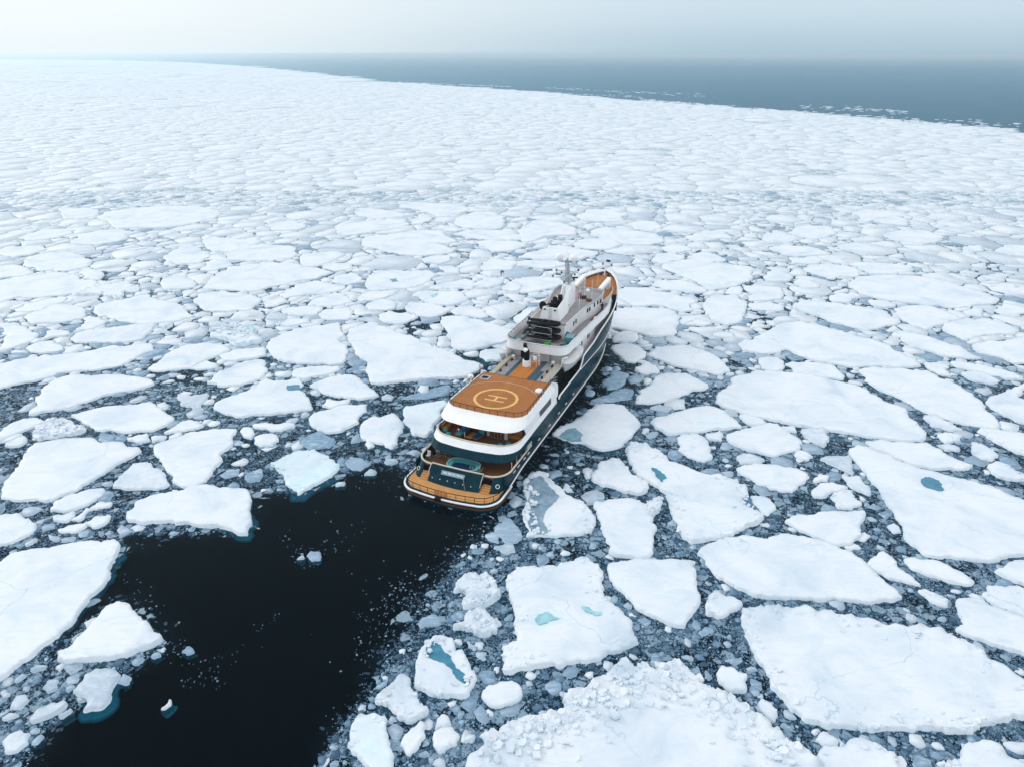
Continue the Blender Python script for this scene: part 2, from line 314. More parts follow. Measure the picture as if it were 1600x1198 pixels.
f('T', "800,270 830,250 860,270 840,300", g=.85)
f('T', "1310,700 1370,720 1380,750 1330,740", g=.85)
# middle distance
f('a', "360,105 430,100 560,100 620,130 610,150 500,170 410,170 380,140")
f('a', "625,170 660,125 800,105 1000,90 1200,90 1340,110 1390,135 1350,160 1230,190 1080,220 900,225 720,225 690,200", "long pale floe in the upper left middle distance, biggest of that row")
f('a', "110,290 250,240 400,230 450,250 380,280 260,300 170,305")
f('a', "440,310 500,270 620,240 760,235 830,250 800,280 740,310 600,330 460,325")
f('a', "150,440 200,400 400,365 430,375 580,430 540,470 420,495 230,490")
f('a', "-20,375 60,340 250,335 290,360 200,390 90,410 -20,392")
f('a', "-30,475 70,455 130,460 215,505 150,525 0,540 -30,542")
f('a', "-30,560 130,530 420,505 500,550 610,560 590,590 420,640 260,660 120,655 0,690 -30,698")
f('a', "440,640 560,590 640,565 800,560 875,600 860,625 770,622 765,680 720,665 600,640", b=.6)
f('a', "580,750 600,710 720,680 930,640 980,670 1120,700 1170,750 1210,775 1140,800 1000,820 830,820 700,790", "white floe with a turquoise ridge along its far edge, left middle distance", q=.2)
f('a', "90,740 160,700 300,670 400,655 400,690 320,710 240,745 140,748")
f('a', "150,780 300,712 400,700 520,725 520,790 420,810 280,820 200,825", g=.15)
f('a', "-30,825 110,820 180,860 245,890 200,930 100,965 -30,1005")
f('a', "295,870 340,860 430,870 430,890 330,905 220,940 290,900")
f('a', "435,920 480,880 640,855 830,830 980,825 950,860 860,930 780,940 560,940 480,940", g=.2)
f('a', "160,980 250,940 330,930 400,985 350,1000 200,1000")
f('a', "490,500 560,480 640,500 620,550 520,540")
f('a', "520,790 560,775 640,790 600,820 530,820")
f('a', "470,860 540,810 680,800 640,830 560,860")
f('a', "1210,690 1240,640 1400,620 1560,640 1640,670 1560,740 1400,745 1280,740")
f('a', "1265,600 1300,560 1360,510 1430,470 1540,455 1700,440 1850,450 2000,480 2085,505 2000,530 1850,560 1700,590 1600,625 1450,615 1340,610", "large flat white floe left of centre in the middle distance, pointed to the right")
f('a', "1250,490 1290,440 1350,420 1460,455 1420,470 1330,490")
f('a', "1395,385 1500,350 1640,330 1700,335 1830,340 1855,390 1830,410 1660,430 1560,435 1440,420")
f('a', "1015,590 1010,550 1080,520 1170,500 1215,560 1215,595 1120,610 1040,610", g=.15)
f('a', "1010,415 1130,340 1200,330 1320,400 1260,440 1120,455", g=.15)
f('a', "1280,340 1270,300 1340,280 1500,300 1600,290 1640,310 1560,340 1420,380 1330,370")
f('a', "1310,870 1340,835 1440,800 1500,850 1600,870 1640,930 1500,960 1400,920", "rough ice heap with bright turquoise water in it, left of centre", b=1, q=.4, h=.7, p=["1440,840 1480,828 1590,830 1600,858 1490,862"], pc=3)
f('a', "920,1110 1000,1050 1150,960 1300,940 1400,960 1440,985 1390,1010 1280,1050 1200,1095 1100,1110 960,1118", g=.1)
f('a', "1370,1020 1480,985 1600,975 1660,980 1665,1022 1600,1035 1460,1055 1390,1040", g=.1)
f('a', "1180,1100 1240,1070 1290,1055 1350,1070 1365,1090 1300,1105")
f('a', "1290,1190 1360,1130 1480,1075 1600,1045 1660,1065 1670,1120 1600,1175 1500,1205 1400,1215", g=.1)
f('b', "55,210 120,190 240,180 310,205 300,225 200,240 100,240")
f('b', "620,130 650,100 780,110 900,130 940,150 820,165 640,155", g=.2)
f('b', "510,265 520,200 700,185 940,170 960,200 900,225 770,245 600,270")
f('b', "660,320 680,280 850,265 1000,240 1150,245 1220,290 1260,310 1200,325 1060,312 1210,350 1220,380 1050,400 900,390 800,370 700,345", "notched white floe above the centre, level with the mast top")
f('b', "880,60 1000,65 1300,75 1340,110 1200,155 1120,155 1040,120")
f('b', "960,175 1020,140 1090,145 1100,170 1040,200 970,200")
f('b', "1240,175 1350,130 1500,130 1560,180 1520,230 1300,225 1250,205", g=.1)
f('b', "1230,265 1300,245 1400,235 1550,245 1700,290 1640,300 1450,300 1350,290")
f('b', "1370,310 1600,305 1700,330 1600,370 1480,375 1400,350")
f('b', "1090,230 1160,205 1290,235 1240,248")
f('b', "275,430 290,390 420,375 520,375 560,390 480,430 400,460 280,470")
f('b', "410,475 480,445 600,450 605,480 500,495")
f('b', "470,560 490,530 600,505 645,530 630,570 560,580")
f('b', "145,645 250,580 380,555 560,590 540,610 400,640 250,650 180,665", q=.3)
f('b', "690,560 700,520 850,490 1080,490 1140,520 1080,560 1000,595 850,610 740,620 690,600", "pale floe with one small dark blue hole, above and left of the yacht", p=["835,540 880,535 890,555 850,558"])
f('b', "635,660 720,622 900,614 860,640 740,680 660,685")
f('b', "320,710 370,670 490,630 560,650 600,690 520,710 400,715")
f('b', "160,730 330,712 420,722 380,770 250,775 170,755")
f('b', "385,770 430,735 590,722 605,745 570,800 450,800")
f('b', "1030,420 1100,400 1220,400 1215,430 1150,450 1060,440")
f('b', "1140,470 1220,460 1270,480 1270,510 1180,505")
f('b', "1400,480 1420,440 1500,420 1640,440 1600,490 1500,490 1420,490", g=.15)
f('b', "1065,605 1180,570 1320,545 1365,590 1350,610 1200,605 1100,610")
f('b', "975,650 1020,622 1100,620 1240,618 1330,660 1300,690 1150,710 1060,690", "white floe with a pale turquoise pool left of the yacht's mast", p=["1090,640 1140,622 1135,640 1100,655"], pc=3)
f('b', "685,715 720,690 820,670 885,700 870,730 780,738 710,735")
f('b', "930,730 960,690 1040,695 1215,730 1180,760 1100,785 1020,775", g=.2)
f('b', "765,770 830,745 950,755 1015,780 950,810 900,830 820,820 770,795", "small oval grey floe with a dark crack, beside dark water left of the yacht", g=.15)
f('b', "1215,745 1260,720 1340,710 1430,745 1450,780 1380,785 1250,765")
f('b', "1370,570 1440,540 1560,530 1540,570 1460,600 1390,600", b=.5, q=.4)
f('b', "1530,600 1600,560 1660,590 1640,625 1560,615", b=.4)
f('b', "75,950 90,920 220,870 340,840 520,815 545,890 565,960 560,1050 540,1070 330,1070 180,1060 110,1030 80,990", "smooth white floe with a straight right side, left of the big triangular floe", h=.45)
f('b', "580,860 720,810 830,850 920,890 1040,930 1160,980 1270,1030 1370,1060 1420,1080 1400,1110 1330,1150 1180,1160 1000,1170 860,1185 760,1198 720,1190 690,1120 620,1010 600,950 570,900", "big triangular white floe left of the helicopter deck, widest in the middle", h=.5)
f('b', "1150,810 1180,780 1300,775 1400,805 1560,850 1620,870 1600,910 1550,940 1440,970 1350,990 1270,985 1220,930 1200,870", "wide white floe meeting the left side of the yacht's tender deck", h=.45)
f('b', "1395,1020 1430,985 1520,980 1560,1000 1540,1050 1440,1055", "small pale floe against the yacht's left side ahead of the helicopter deck", q=.5)
f('b', "220,1130 270,1100 430,1085 520,1090 510,1120 400,1150 300,1165 230,1150", g=.05)
f('b', "150,830 200,800 330,795 350,820 200,840")
f('b', "50,690 150,660 200,680 130,710 60,720")
f('c', "60,220 130,180 240,180 330,200 400,230 405,265 300,270 200,275 120,310 60,310")
f('c', "500,240 580,220 740,240 900,260 950,290 930,320 800,330 700,325 560,290 500,275", "long pale floe right above the yacht's bow flag")
f('c', "440,215 500,200 520,225 470,240")
f('c', "380,330 500,290 620,295 690,330 600,360 460,355", g=.1)
f('c', "400,150 480,110 600,110 720,140 700,180 560,185 430,175")
f('c', "690,205 780,185 900,185 940,220 880,250 780,235")
f('c', "35,410 100,380 230,335 330,340 440,360 540,380 510,400 400,425 200,425", "white floe directly behind the yacht's satellite domes")
f('c', "0,445 100,428 300,432 380,450 200,480 100,465")
f('c', "0,550 150,530 300,540 340,570 250,600 160,620 0,620", "pale floe behind the yacht's funnel top")
f('c', "930,470 1040,430 1120,420 1350,450 1500,470 1510,540 1420,580 1240,615 1180,580 1050,520 980,490", "large kite shaped white floe to the right of the yacht's bow")
f('c', "870,430 900,390 1000,380 1080,400 1040,430 940,450")
f('c', "930,350 1000,330 1100,340 1120,370 1000,385")
f('c', "1090,410 1200,370 1300,400 1340,430 1200,440", g=.1)
f('c', "1080,280 1200,240 1340,250 1380,290 1240,305 1110,300")
f('c', "650,620 700,600 860,600 900,625 1120,660 1160,680 1130,740 1060,755 1010,735 960,715 760,715 700,680 660,660")
f('c', "600,800 660,730 780,722 960,727 1040,770 1040,800 1020,850 1010,900 880,905 740,870 600,850", "wide white floe pressed against the yacht's right side near the bow")
f('c', "870,580 900,555 1060,550 1205,600 1210,628 1100,630 960,610")
f('c', "1190,700 1240,650 1400,640 1470,690 1460,750 1420,820 1340,835 1250,795 1210,760", "rounded white floe bordered by dark slush, right of the yacht's bow")
f('c', "1335,635 1360,600 1430,590 1438,640 1370,640")
f('c', "1445,590 1600,590 1680,600 1700,650 1600,680 1480,680")
f('c', "1475,700 1600,690 1700,710 1690,740 1600,745 1500,735")
f('c', "620,960 700,940 780,960 840,1000 830,1030 770,1065 720,1060 670,1020", "grey white floe beside dark water off the yacht's right side", g=.2)
f('c', "630,900 700,870 780,880 790,920 700,940 630,935", g=.1)
f('c', "840,1015 900,970 1080,955 1200,990 1320,1060 1365,1115 1310,1140 1180,1115 1040,1090 960,1060")
f('c', "765,1110 830,1060 900,1090 920,1130 820,1135", b=.5)
f('c', "560,1190 640,1110 730,1130 700,1198 600,1230", g=.9)
f('c', "1410,950 1450,925 1600,915 1690,960 1680,1005 1560,1010 1440,990")
f('c', "1080,830 1160,800 1250,820 1200,835")
f('c', "1250,890 1300,875 1380,885 1390,905 1290,905")
f('d', "500,570 560,530 740,520 900,525 1050,540 1200,590 1380,640 1450,670 1400,700 1250,720 1150,725 1000,710 850,690 700,670 600,640 510,595", "largest white floe of the upper right middle distance")
f('d', "220,480 260,455 380,450 500,465 590,495 560,530 400,545 320,525")
f('d', "0,350 100,330 250,340 400,385 300,395 100,395")
f('d', "130,410 300,400 360,430 300,450 150,445")
f('d', "0,250 130,280 180,300 120,320 0,320 -40,290")
f('d', "160,225 250,210 400,220 430,260 350,290 240,290")
f('d', "150,710 200,680 300,685 440,695 600,720 740,745 830,810 800,830 700,850 620,865 500,840 350,790 220,750", g=.1)
f('d', "770,760 850,715 980,710 1080,735 1215,795 1100,825 980,860 900,830")
f('d', "1090,860 1160,800 1380,790 1500,830 1565,855 1540,890 1420,890 1330,900 1240,935 1180,900")
f('d', "1270,960 1350,940 1500,925 1680,905 1680,1080 1540,1070 1400,1020 1310,1000")
f('d', "770,890 830,870 940,890 1080,935 1200,965 1340,1040 1250,1040 1100,1025 980,985 850,935")
f('d', "-90,910 0,870 200,805 300,825 500,885 650,920 760,960 860,1020 960,1085 900,1095 700,1085 540,1095 440,1075 330,1060 250,1040 130,985 0,945 -60,930", "broad white floe sloping rightwards, above the largest flat floe right of the yacht")
f('d', "105,1075 150,1060 300,1065 400,1080 480,1150 470,1170 330,1160 200,1155")
f('d', "-60,1040 0,1030 60,1035 100,1060 90,1110 40,1120 -40,1100")
f('d', "1140,1060 1200,1060 1400,1095 1560,1140 1600,1170 1500,1170 1350,1130 1200,1100")
f('d', "970,1065 1080,1060 1130,1090 1150,1150 1080,1140 1000,1100")
f('d', "1200,1130 1300,1120 1450,1180 1400,1198 1260,1170")
f('d', "380,660 420,640 520,640 560,660 500,695 420,690")
f('d', "620,680 700,675 800,700 790,720 680,720")
f('d', "160,560 200,545 300,570 310,600 220,600")
f('d', "0,500 60,485 150,520 120,560 0,560 -30,530")
f('d', "1240,770 1280,730 1340,725 1345,780")
f('d', "1410,740 1480,700 1600,720 1640,750 1560,780 1460,765")
f('d', "500,450 640,440 900,460 910,490 800,515 640,515 600,490")
f('d', "630,160 800,150 880,180 870,210 720,200")
f('d', "710,270 820,240 1000,240 1100,280 1050,315 900,320 780,300")
f('d', "1215,350 1330,335 1345,370 1280,390 1220,380")
f('d', "1410,370 1500,330 1680,340 1680,400 1500,395")
f('d', "530,130 600,110 850,125 880,150 640,180 540,200")
# ------------------------------------------------------------------ ground <-> photo helpers (used only to lay the outlines out on the sea)
SP, CP = math.sin(PITCH), math.cos(PITCH)
def to_ground(px, py, z=0.0):
    v = np.asarray(py, float) - 599; u = np.asarray(px, float) - 800
    D = F_PX * SP + v * CP; Fw = F_PX * CP - v * SP; kk = (CAM_H - z) / D
    return u * kk, Fw * kk
def to_photo(X, Y):
    fw = Y * CP + CAM_H * SP; dn = -Y * SP + CAM_H * CP
    return 800 + F_PX * X / fw, 599 + F_PX * dn / fw
def inside(px, py, poly):
    px = np.asarray(px, float); py = np.asarray(py, float); r = np.zeros(px.shape, bool); n = len(poly)
    for i in range(n):
        x0, y0 = poly[i]; x1, y1 = poly[(i + 1) % n]
        if y0 == y1: continue
        c = ((y0 > py) != (y1 > py)) & (px < (x1 - x0) * (py - y0) / (y1 - y0) + x0); r ^= c
    return r
rng = np.random.default_rng(11)
def vnoise(x, y, seed=0):
    xi = np.floor(x).astype(np.int64); yi = np.floor(y).astype(np.int64); fx = x - xi; fy = y - yi
    fx = fx * fx * (3 - 2 * fx); fy = fy * fy * (3 - 2 * fy)
    def h(a, b):
        n = (a * 374761393 + b * 668265263 + seed * 1442695041) & 0xffffffff
        n = ((n ^ (n >> 13)) * 1274126177) & 0xffffffff
        return ((n ^ (n >> 16)) & 0xffff) / 65535.0
    return (h(xi, yi) * (1 - fx) + h(xi + 1, yi) * fx) * (1 - fy) + (h(xi, yi + 1) * (1 - fx) + h(xi + 1, yi + 1) * fx) * fy
def fbm(x, y, seed=0, o=3):
    s = 0; a = .5; t = 0
    for i in range(o): s = s + a * vnoise(x * 2 ** i, y * 2 ** i, seed + i * 17); t += a; a *= .5
    return s / t

# ------------------------------------------------------------------ materials of sea and ice
def ice_material():
    t = NT('sea_ice'); g = t('NewGeometry'); P = g.outputs['Position']
    at = t('Attribute', attribute_name='tint').outputs['Fac']
    n1 = t.noise(P, 0.16, 4, 0.6, 0.6); n2 = t.noise(P, 1.3, 6, 0.65); n3 = t.noise(P, 7.0, 3, 0.7)
    sas = t.noise(t('Mapping', {'Vector': P, 'Rotation': (0, 0, .5), 'Scale': (.35, 1.5, 1)}), 1.1, 4, .6, .8)
    snow = t.ramp(n1, [(0.28, (.50, .60, .71)), (0.42, (.64, .71, .79)), (0.56, (.72, .77, .835)), (1, (.78, .82, .865))])
    wet = t.ramp(n2, [(0.25, (.08, .18, .29)), (0.5, (.16, .29, .43)), (0.75, (.31, .45, .59))])
    tq = t.ramp(n2, [(0.25, (.36, .63, .71)), (0.5, (.52, .76, .83)), (0.72, (.74, .86, .91))])
    w = t('MapRange', {'Value': t.math('ADD', at, t.math('MULTIPLY', t.math('SUBTRACT', n2, 0.5), 0.8)), 'From Min': 0.15, 'From Max': 0.95}, interpolation_type='SMOOTHSTEP')
    q = t('MapRange', {'Value': t.math('ADD', t.math('MULTIPLY', at, -1.0), t.math('MULTIPLY', t.math('SUBTRACT', n1, 0.5), 1.6)), 'From Min': 0.25, 'From Max': 1.25}, interpolation_type='SMOOTHSTEP')
    c = t.mix(w, snow.outputs[0], wet.outputs[0]); c = t.mix(q, c, tq.outputs[0])
    # soft blue grey patches where meltwater soaks the snow
    sp = t.ramp(t.noise(P, 0.22, 5, 0.65, 1.0), [(0.60, 0.0), (0.76, 0.6)])
    c = t.mix(sp.outputs[0], c, (.42, .60, .72))
    # fine grit
    c = t.mix(t.ramp(n3, [(0.30, 0.35), (0.42, 0.0)]).outputs[0], c, (.55, .66, .76))
    vw = t('VectorMath', {0: P, 1: t('VectorMath', {0: t('TexNoise', {'Vector': P, 'Scale': .35, 'Detail': 4.0}).outputs['Color'], 'Scale': 3.0}, operation='SCALE')}, operation='ADD')
    cr = t('TexVoronoi', {'Vector': vw, 'Scale': 0.085}, feature='DISTANCE_TO_EDGE').outputs['Distance']
    cm = t('MapRange', {'Value': cr, 'From Min': 0.006, 'From Max': 0.001}).outputs[0]
    c = t.mix(t.math('MULTIPLY', cm, t.ramp(t.noise(P, .11, 2), [(.50, 0), (.60, .6)]).outputs[0]), c, (.30, .48, .60))
    # a side face is denser, bluer ice
    nz = t('SeparateXYZ', {0: g.outputs['True Normal']}).outputs[2]
    side = t('MapRange', {'Value': nz, 'From Min': 0.55, 'From Max': 0.1})
    c = t.mix(t.math('MULTIPLY', side, 0.35), c, (.56, .75, .84))
    hgt = t.math('ADD', t.math('MULTIPLY', sas, 1.0), t.math('ADD', t.math('MULTIPLY', n2, 0.6), t.math('MULTIPLY', n3, 0.3)))
    c = t.mix(t.ramp(sas, [(0.34, .5), (0.48, 0.0)]).outputs[0], c, (.56, .69, .80))  # shade in the sastrugi hollows, put into the colour
    bp = t('Bump', {'Height': hgt, 'Strength': 0.28, 'Distance': 0.2})
    return t.surf(t('BsdfPrincipled', {'Base Color': c, 'Roughness': 0.5, 'Specular IOR Level': 0.6, 'Normal': bp}))
M_ICE = ice_material()
def chip_material():
    t = NT('brash_ice'); g = t('NewGeometry'); P = g.outputs['Position']
    at = t('Attribute', attribute_name='tint').outputs['Fac']
    n2 = t.noise(P, 2.5, 4, 0.65)
    c = t.ramp(t.math('ADD', at, t.math('MULTIPLY', t.math('SUBTRACT', n2, 0.5), 0.5)), [(0.0, (.74, .84, .91)), (0.3, (.38, .53, .67)), (0.6, (.12, .23, .35)), (1.0, (.025, .075, .13))])
    return t.surf(t('BsdfPrincipled', {'Base Color': c, 'Roughness': 0.5, 'Specular IOR Level': 0.3}))
M_CHIP = chip_material()
def water_material():
    t = NT('sea_water'); g = t('NewGeometry'); P = g.outputs['Position']
    rip = t.math('ADD', t.noise(P, 0.9, 4, 0.6, 0.5), t.math('MULTIPLY', t.noise(P, 5.0, 3, 0.6), 0.3))
    bp = t('Bump', {'Height': rip, 'Strength': 0.12, 'Distance': 0.25})
    gl = t('BsdfGlossy', {'Color': (.40, .72, .92, 1), 'Roughness': 0.16, 'Normal': bp})
    tr = t('BsdfTransparent', {'Color': (.11, .36, .44, 1)})
    fr = t('Fresnel', {'IOR': 1.20, 'Normal': bp})
    return t.surf(t('MixShader', {0: t.math('MULTIPLY', fr, 0.55), 1: tr, 2: gl}))
M_WATER = water_material()
def deep_material():
    t = NT('deep_water'); return t.surf(t('BsdfDiffuse', {'Color': (.004, .010, .016, 1)}))
def slush_material():
    t = NT('slush'); g = t('NewGeometry'); P = g.outputs['Position']
    at = t('Attribute', attribute_name='tint').outputs['Fac']
    wob = t('VectorMath', {0: P, 1: t('VectorMath', {0: t('TexNoise', {'Vector': P, 'Scale': 1.5, 'Detail': 3.0}).outputs['Color'], 'Scale': 0.5}, operation='SCALE')}, operation='ADD')
    def chips(scale, lo, hi):
        v = t('TexVoronoi', {'Vector': wob, 'Scale': scale, 'Randomness': 1.0}, feature='DISTANCE_TO_EDGE')
        c = t('TexVoronoi', {'Vector': wob, 'Scale': scale, 'Randomness': 1.0}, feature='F1')
        rnd = t('SeparateXYZ', {0: c.outputs['Color']}).outputs[0]
        e = t('MapRange', {'Value': t.math('MULTIPLY', v.outputs['Distance'], 1.0), 'From Min': lo, 'From Max': hi})
        return e.outputs[0], rnd
    e1, r1 = chips(2.6, 0.03, 0.12); e2, r2 = chips(0.85, 0.03, 0.10)
    cl = t('MapRange', {'Value': t.noise(P, 0.25, 4, 0.6, 1.0), 'From Min': 0.32, 'From Max': 0.68}).outputs[0]
    dens = t.math('MULTIPLY', at, t.math('ADD', 0.35, t.math('MULTIPLY', cl, 0.9)))
    on1 = t.math('MULTIPLY', t.math('LESS_THAN', r1, dens), e1); on2 = t.math('MULTIPLY', t.math('LESS_THAN', r2, t.math('MULTIPLY', dens, 0.55)), e2)
    tone = t.ramp(t.math('MULTIPLY', on1, t.math('DIVIDE', r1, 1.0)), [(0, (.012, .045, .085)), (0.35, (.04, .10, .17)), (0.8, (.16, .28, .40))])
    lgt = t('MapRange', {'Value': at, 'From Min': .92, 'From Max': 1.28}).outputs[0]
    tone = t('Mix', data_type='RGBA') if False else tone
    tone2 = t.mix(on2, tone.outputs[0], (.24, .35, .45))
    tone2 = t.mix(t.math('MULTIPLY', lgt, .95), tone2, t.mix(cl, (.52, .66, .76), (.74, .83, .90)))
    a = t.math('MAXIMUM', on1, on2)
    film = t.math('MULTIPLY', dens, t.math('MULTIPLY', t.noise(P, 9.0, 2, 0.6), 0.75))
    a = t.math('MINIMUM', t.math('MAXIMUM', t.math('MULTIPLY', a, 0.9), film), 1.0)
    d = t('BsdfPrincipled', {'Base Color': tone2, 'Roughness': 0.55, 'Specular IOR Level': 0.2})
    return t.surf(t('MixShader', {0: a, 1: t('BsdfTransparent'), 2: d}))
def pond_material(name, col, col2, rough=0.12):
    t = NT(name); g = t('NewGeometry'); n = t.noise(g.outputs['Position'], 0.7, 4, 0.6, 0.6)
    c = t.ramp(n, [(0.3, col), (0.7, col2)])
    return t.surf(t('BsdfPrincipled', {'Base Color': c, 'Roughness': rough, 'Specular IOR Level': 0.3}))
M_POND = [pond_material('melt_water', (.022, .14, .25), (.06, .27, .38)),
          pond_material('melt_water_grey', (.10, .24, .33), (.22, .40, .49), 0.3),
          pond_material('rotten_ice', (.10, .19, .27), (.30, .42, .53), 0.5),
          pond_material('melt_water_pale', (.17, .43, .52), (.42, .67, .76), 0.2)]

# ------------------------------------------------------------------ the sea
def sheet(name, x0, x1, y0, y1, z, mat):
    return tag(mesh_obj(name, [(x0, y0, z), (x1, y0, z), (x1, y1, z), (x0, y1, z)], [(0, 1, 2, 3)], mat), kind='structure')
sheet('sea', -25000, 25000, -25000, 25000, 0.0, M_WATER)
sheet('seabed', -25000, 25000, -25000, 25000, -14.0, deep_material())

# ------------------------------------------------------------------ one detailed floe
def roughen(pts, L0, amp, r):
    pts = [np.array(p, float) for p in pts]; n = len(pts); out = []
    for i in range(n):                                       # ease the corners
        a, b, c = pts[i - 1], pts[i], pts[(i + 1) % n]
        out += [b + (a - b) * .07, b + (c - b) * .07]
    pts = out
    for it in range(7):
        new = []; did = False
        for i in range(len(pts)):
            a, b = pts[i], pts[(i + 1) % len(pts)]; new.append(a); d = b - a; L = math.hypot(*d)
            if L > L0:
                did = True; nrm = np.array([d[1], -d[0]]) / L
                new.append((a + b) / 2 + nrm * L * amp * r.normal())
        pts = new
        if not did: break
    return np.array(pts)
def edge_dist(p, poly):
    a = poly; b = np.roll(poly, -1, 0); d = b - a; L2 = (d * d).sum(1) + 1e-12; best = np.full(len(p), 1e9)
    for s in range(0, len(p), 4000):
        q = p[s:s + 4000, None, :] - a[None]; tt = np.clip((q * d[None]).sum(2) / L2[None], 0, 1)
        r = q - tt[..., None] * d[None]; best[s:s + 4000] = np.sqrt((r * r).sum(2).min(1))
    return best
def normals2(poly):
    t = np.roll(poly, -1, 0) - np.roll(poly, 1, 0); n = np.stack([t[:, 1], -t[:, 0]], 1); n /= np.linalg.norm(n, axis=1)[:, None] + 1e-9
    area = 0.5 * np.sum(poly[:, 0] * np.roll(poly[:, 1], -1) - np.roll(poly[:, 0], -1) * poly[:, 1])
    return n if area > 0 else -n
class MBlocks:
    def __init__(s): s.v = []; s.f = []
    def block(s, x, y, z, sz, r):
        k_ = r.integers(4, 7); a0 = r.uniform(0, 6.28); b = len(s.v); th = sz * r.uniform(.25, .6); tx, ty = r.normal(0, .28, 2)
        for lv in (-1, 1):
            for i in range(k_):
                a = a0 + 6.283 * i / k_; rr = sz * (.75 + .35 * ((i * 7919 + b) % 10) / 10) * (1 if lv < 0 else .82); px, py = rr * math.cos(a), rr * math.sin(a)
                s.v.append((x + px, y + py, z + lv * th * .5 + tx * px + ty * py))
        s.f += [tuple(b + i for i in range(k_))[::-1], tuple(b + k_ + i for i in range(k_))] + [(b + i, b + (i + 1) % k_, b + k_ + (i + 1) % k_, b + k_ + i) for i in range(k_)]
def build_floe(name, gpts, h=.4, grey=0., rub=.15, tq=0., ponds=(), pc=0, seed=0):
    r = np.random.default_rng(seed + 5)
    gpts = np.array(gpts, float)
    area = 0.5 * np.sum(gpts[:, 0] * np.roll(gpts[:, 1], -1) - np.roll(gpts[:, 0], -1) * gpts[:, 1])
    if area < 0: gpts = gpts[::-1]; area = -area
    cen = gpts.mean(0); dist = math.hypot(cen[0], cen[1]); L0 = .15 + dist * .0026
    poly = roughen(gpts, L0, .085 + .03 * rub, r); n = len(poly)
    size = math.sqrt(area)
    h = min(h * .72, .14 + size * .07)
    if grey > .6: h = min(h, .12)
    # interior points: close together near the rim, wider inside
    st = max(.38, L0 * 1.15); lo = poly.min(0); hi = poly.max(0)
    if area / st ** 2 > 5000: st = math.sqrt(area / 5000)
    gx, gy = np.meshgrid(np.arange(lo[0], hi[0], st), np.arange(lo[1], hi[1], st)); P = np.stack([gx.ravel(), gy.ravel()], 1)
    P += r.uniform(-.38, .38, P.shape) * st
    P = P[inside(P[:, 0], P[:, 1], poly)]
    pg = [roughen(q, L0 * .8, .09, r) for q in ponds]
    if len(P):
        d = edge_dist(P, poly); keep = d > st * .45; P, d = P[keep], d[keep]
        near = d < 2.2 * max(1, st)
        for q in pg: near |= inside(P[:, 0], P[:, 1], q) | (edge_dist(P, q) < 1.5)
        keep = near | (r.uniform(size=len(P)) < .4); P = P[keep]
    allp = np.vstack([poly, P]) if len(P) else poly
    res = delaunay_2d_cdt([Vector(p) for p in allp.tolist()], [], [list(range(n))], 1, 1e-5)
    V = np.array([tuple(v) for v in res[0]]); tris = [tuple(t) for t in res[2]]
    if not tris: return None
    orig = res[3]; ring = [-1] * n
    for i, ol in enumerate(orig):
        for o_ in ol:
            if o_ < n: ring[o_] = i
    ok = all(i >= 0 for i in ring)
    d = edge_dist(V, poly)
    nx, ny = V[:, 0], V[:, 1]
    z = h + .06 * (fbm(nx / 6, ny / 6, 3) - .5) * min(1, size / 6) + .03 * (fbm(nx / 1.2, ny / 1.2, 7) - .5)
    rim = np.exp(-d / (.5 + .25 * rub))
    patch = np.clip((fbm(nx / 6 + seed, ny / 6, 11) - .48 + .22 * rub) * 5, 0, 1)          # where the rim is rafted up
    z = z - .04 * h * rim + rim * patch * (.12 + .6 * rub) * (vnoise(nx / .55, ny / .55, 5) ** 1.5)
    if rub > .3:
        band = np.exp(-(np.abs(d - 1.0) / 1.1) ** 2) * np.clip((fbm(nx / 7 + 9, ny / 7, 21) - .45) * 6, 0, 1)
        z = z + band * rub * .55 * np.clip(vnoise(nx / .8, ny / .8, 31) - .3, 0, 1)
    if rub > .9:
        z = z + .35 * np.clip(vnoise(nx / 1.1, ny / 1.1, 41) - .45, 0, 1) * np.clip(2.2 - d * .45, 0, 1)
    T = np.full(len(V), grey - tq, float)
    for q in pg:
        ins = inside(V[:, 0], V[:, 1], q); dq = edge_dist(V, q)
        s = np.where(ins, 1.0, np.clip(1 - dq / .8, 0, 1)); z = z * (1 - s) + np.minimum(z, h - .20) * s
        if pc in (0, 3): T -= np.clip(1 - dq / 1.0, 0, 1) * (~ins) * .7
    z = np.maximum(z, .05)
    co = [np.column_stack([V, z])]; faces = tris; tt = [T]; mats_n = 0
    if ok:
        nn = normals2(poly); base = len(V)
        ri = np.array(ring)
        arc = np.arange(n)
        j1 = .04 + .10 * vnoise(poly[:, 0] / .7, poly[:, 1] / .7, 61)
        sh = .06 + 1.1 * np.clip(fbm(poly[:, 0] / 3.5, poly[:, 1] / 3.5, 71 + seed) - .42, 0, 1) * 2.0 * min(1, size / 6)
        sh = sh * (1.7 if dist < 115 and size > 3 else 1.0) / 1.35
        sh = sh * (1 - .6 * (grey > .6)) + (.5 if tq > .4 else 0)
        r1 = poly + nn * j1[:, None]; r2 = poly + nn * (j1 + sh * .55)[:, None]; r3 = poly + nn * (j1 + sh)[:, None]
        co += [np.column_stack([r1, np.full(n, -.04)]), np.column_stack([r2, np.full(n, -.22)]), np.column_stack([r3, np.full(n, -.45)]), np.column_stack([poly - nn * .5, np.full(n, -.75)])]
        tt += [np.full(n, grey * .6), np.full(n, -.2), np.full(n, -.3), np.full(n, 0.)]
        rings = [ri] + [base + k_ * n + arc for k_ in range(4)]
        for k_ in range(4):
            A, B = rings[k_], rings[k_ + 1]
            for i in range(n):
                jn = (i + 1) % n; faces.append((int(A[i]), int(B[i]), int(B[jn]), int(A[jn])))
    co = np.vstack(co); tt = np.concatenate(tt)
    tot = np.array([len(q) for q in faces]); loops = np.concatenate([np.array(q) for q in faces]); st_ = np.concatenate([[0], np.cumsum(tot)[:-1]])
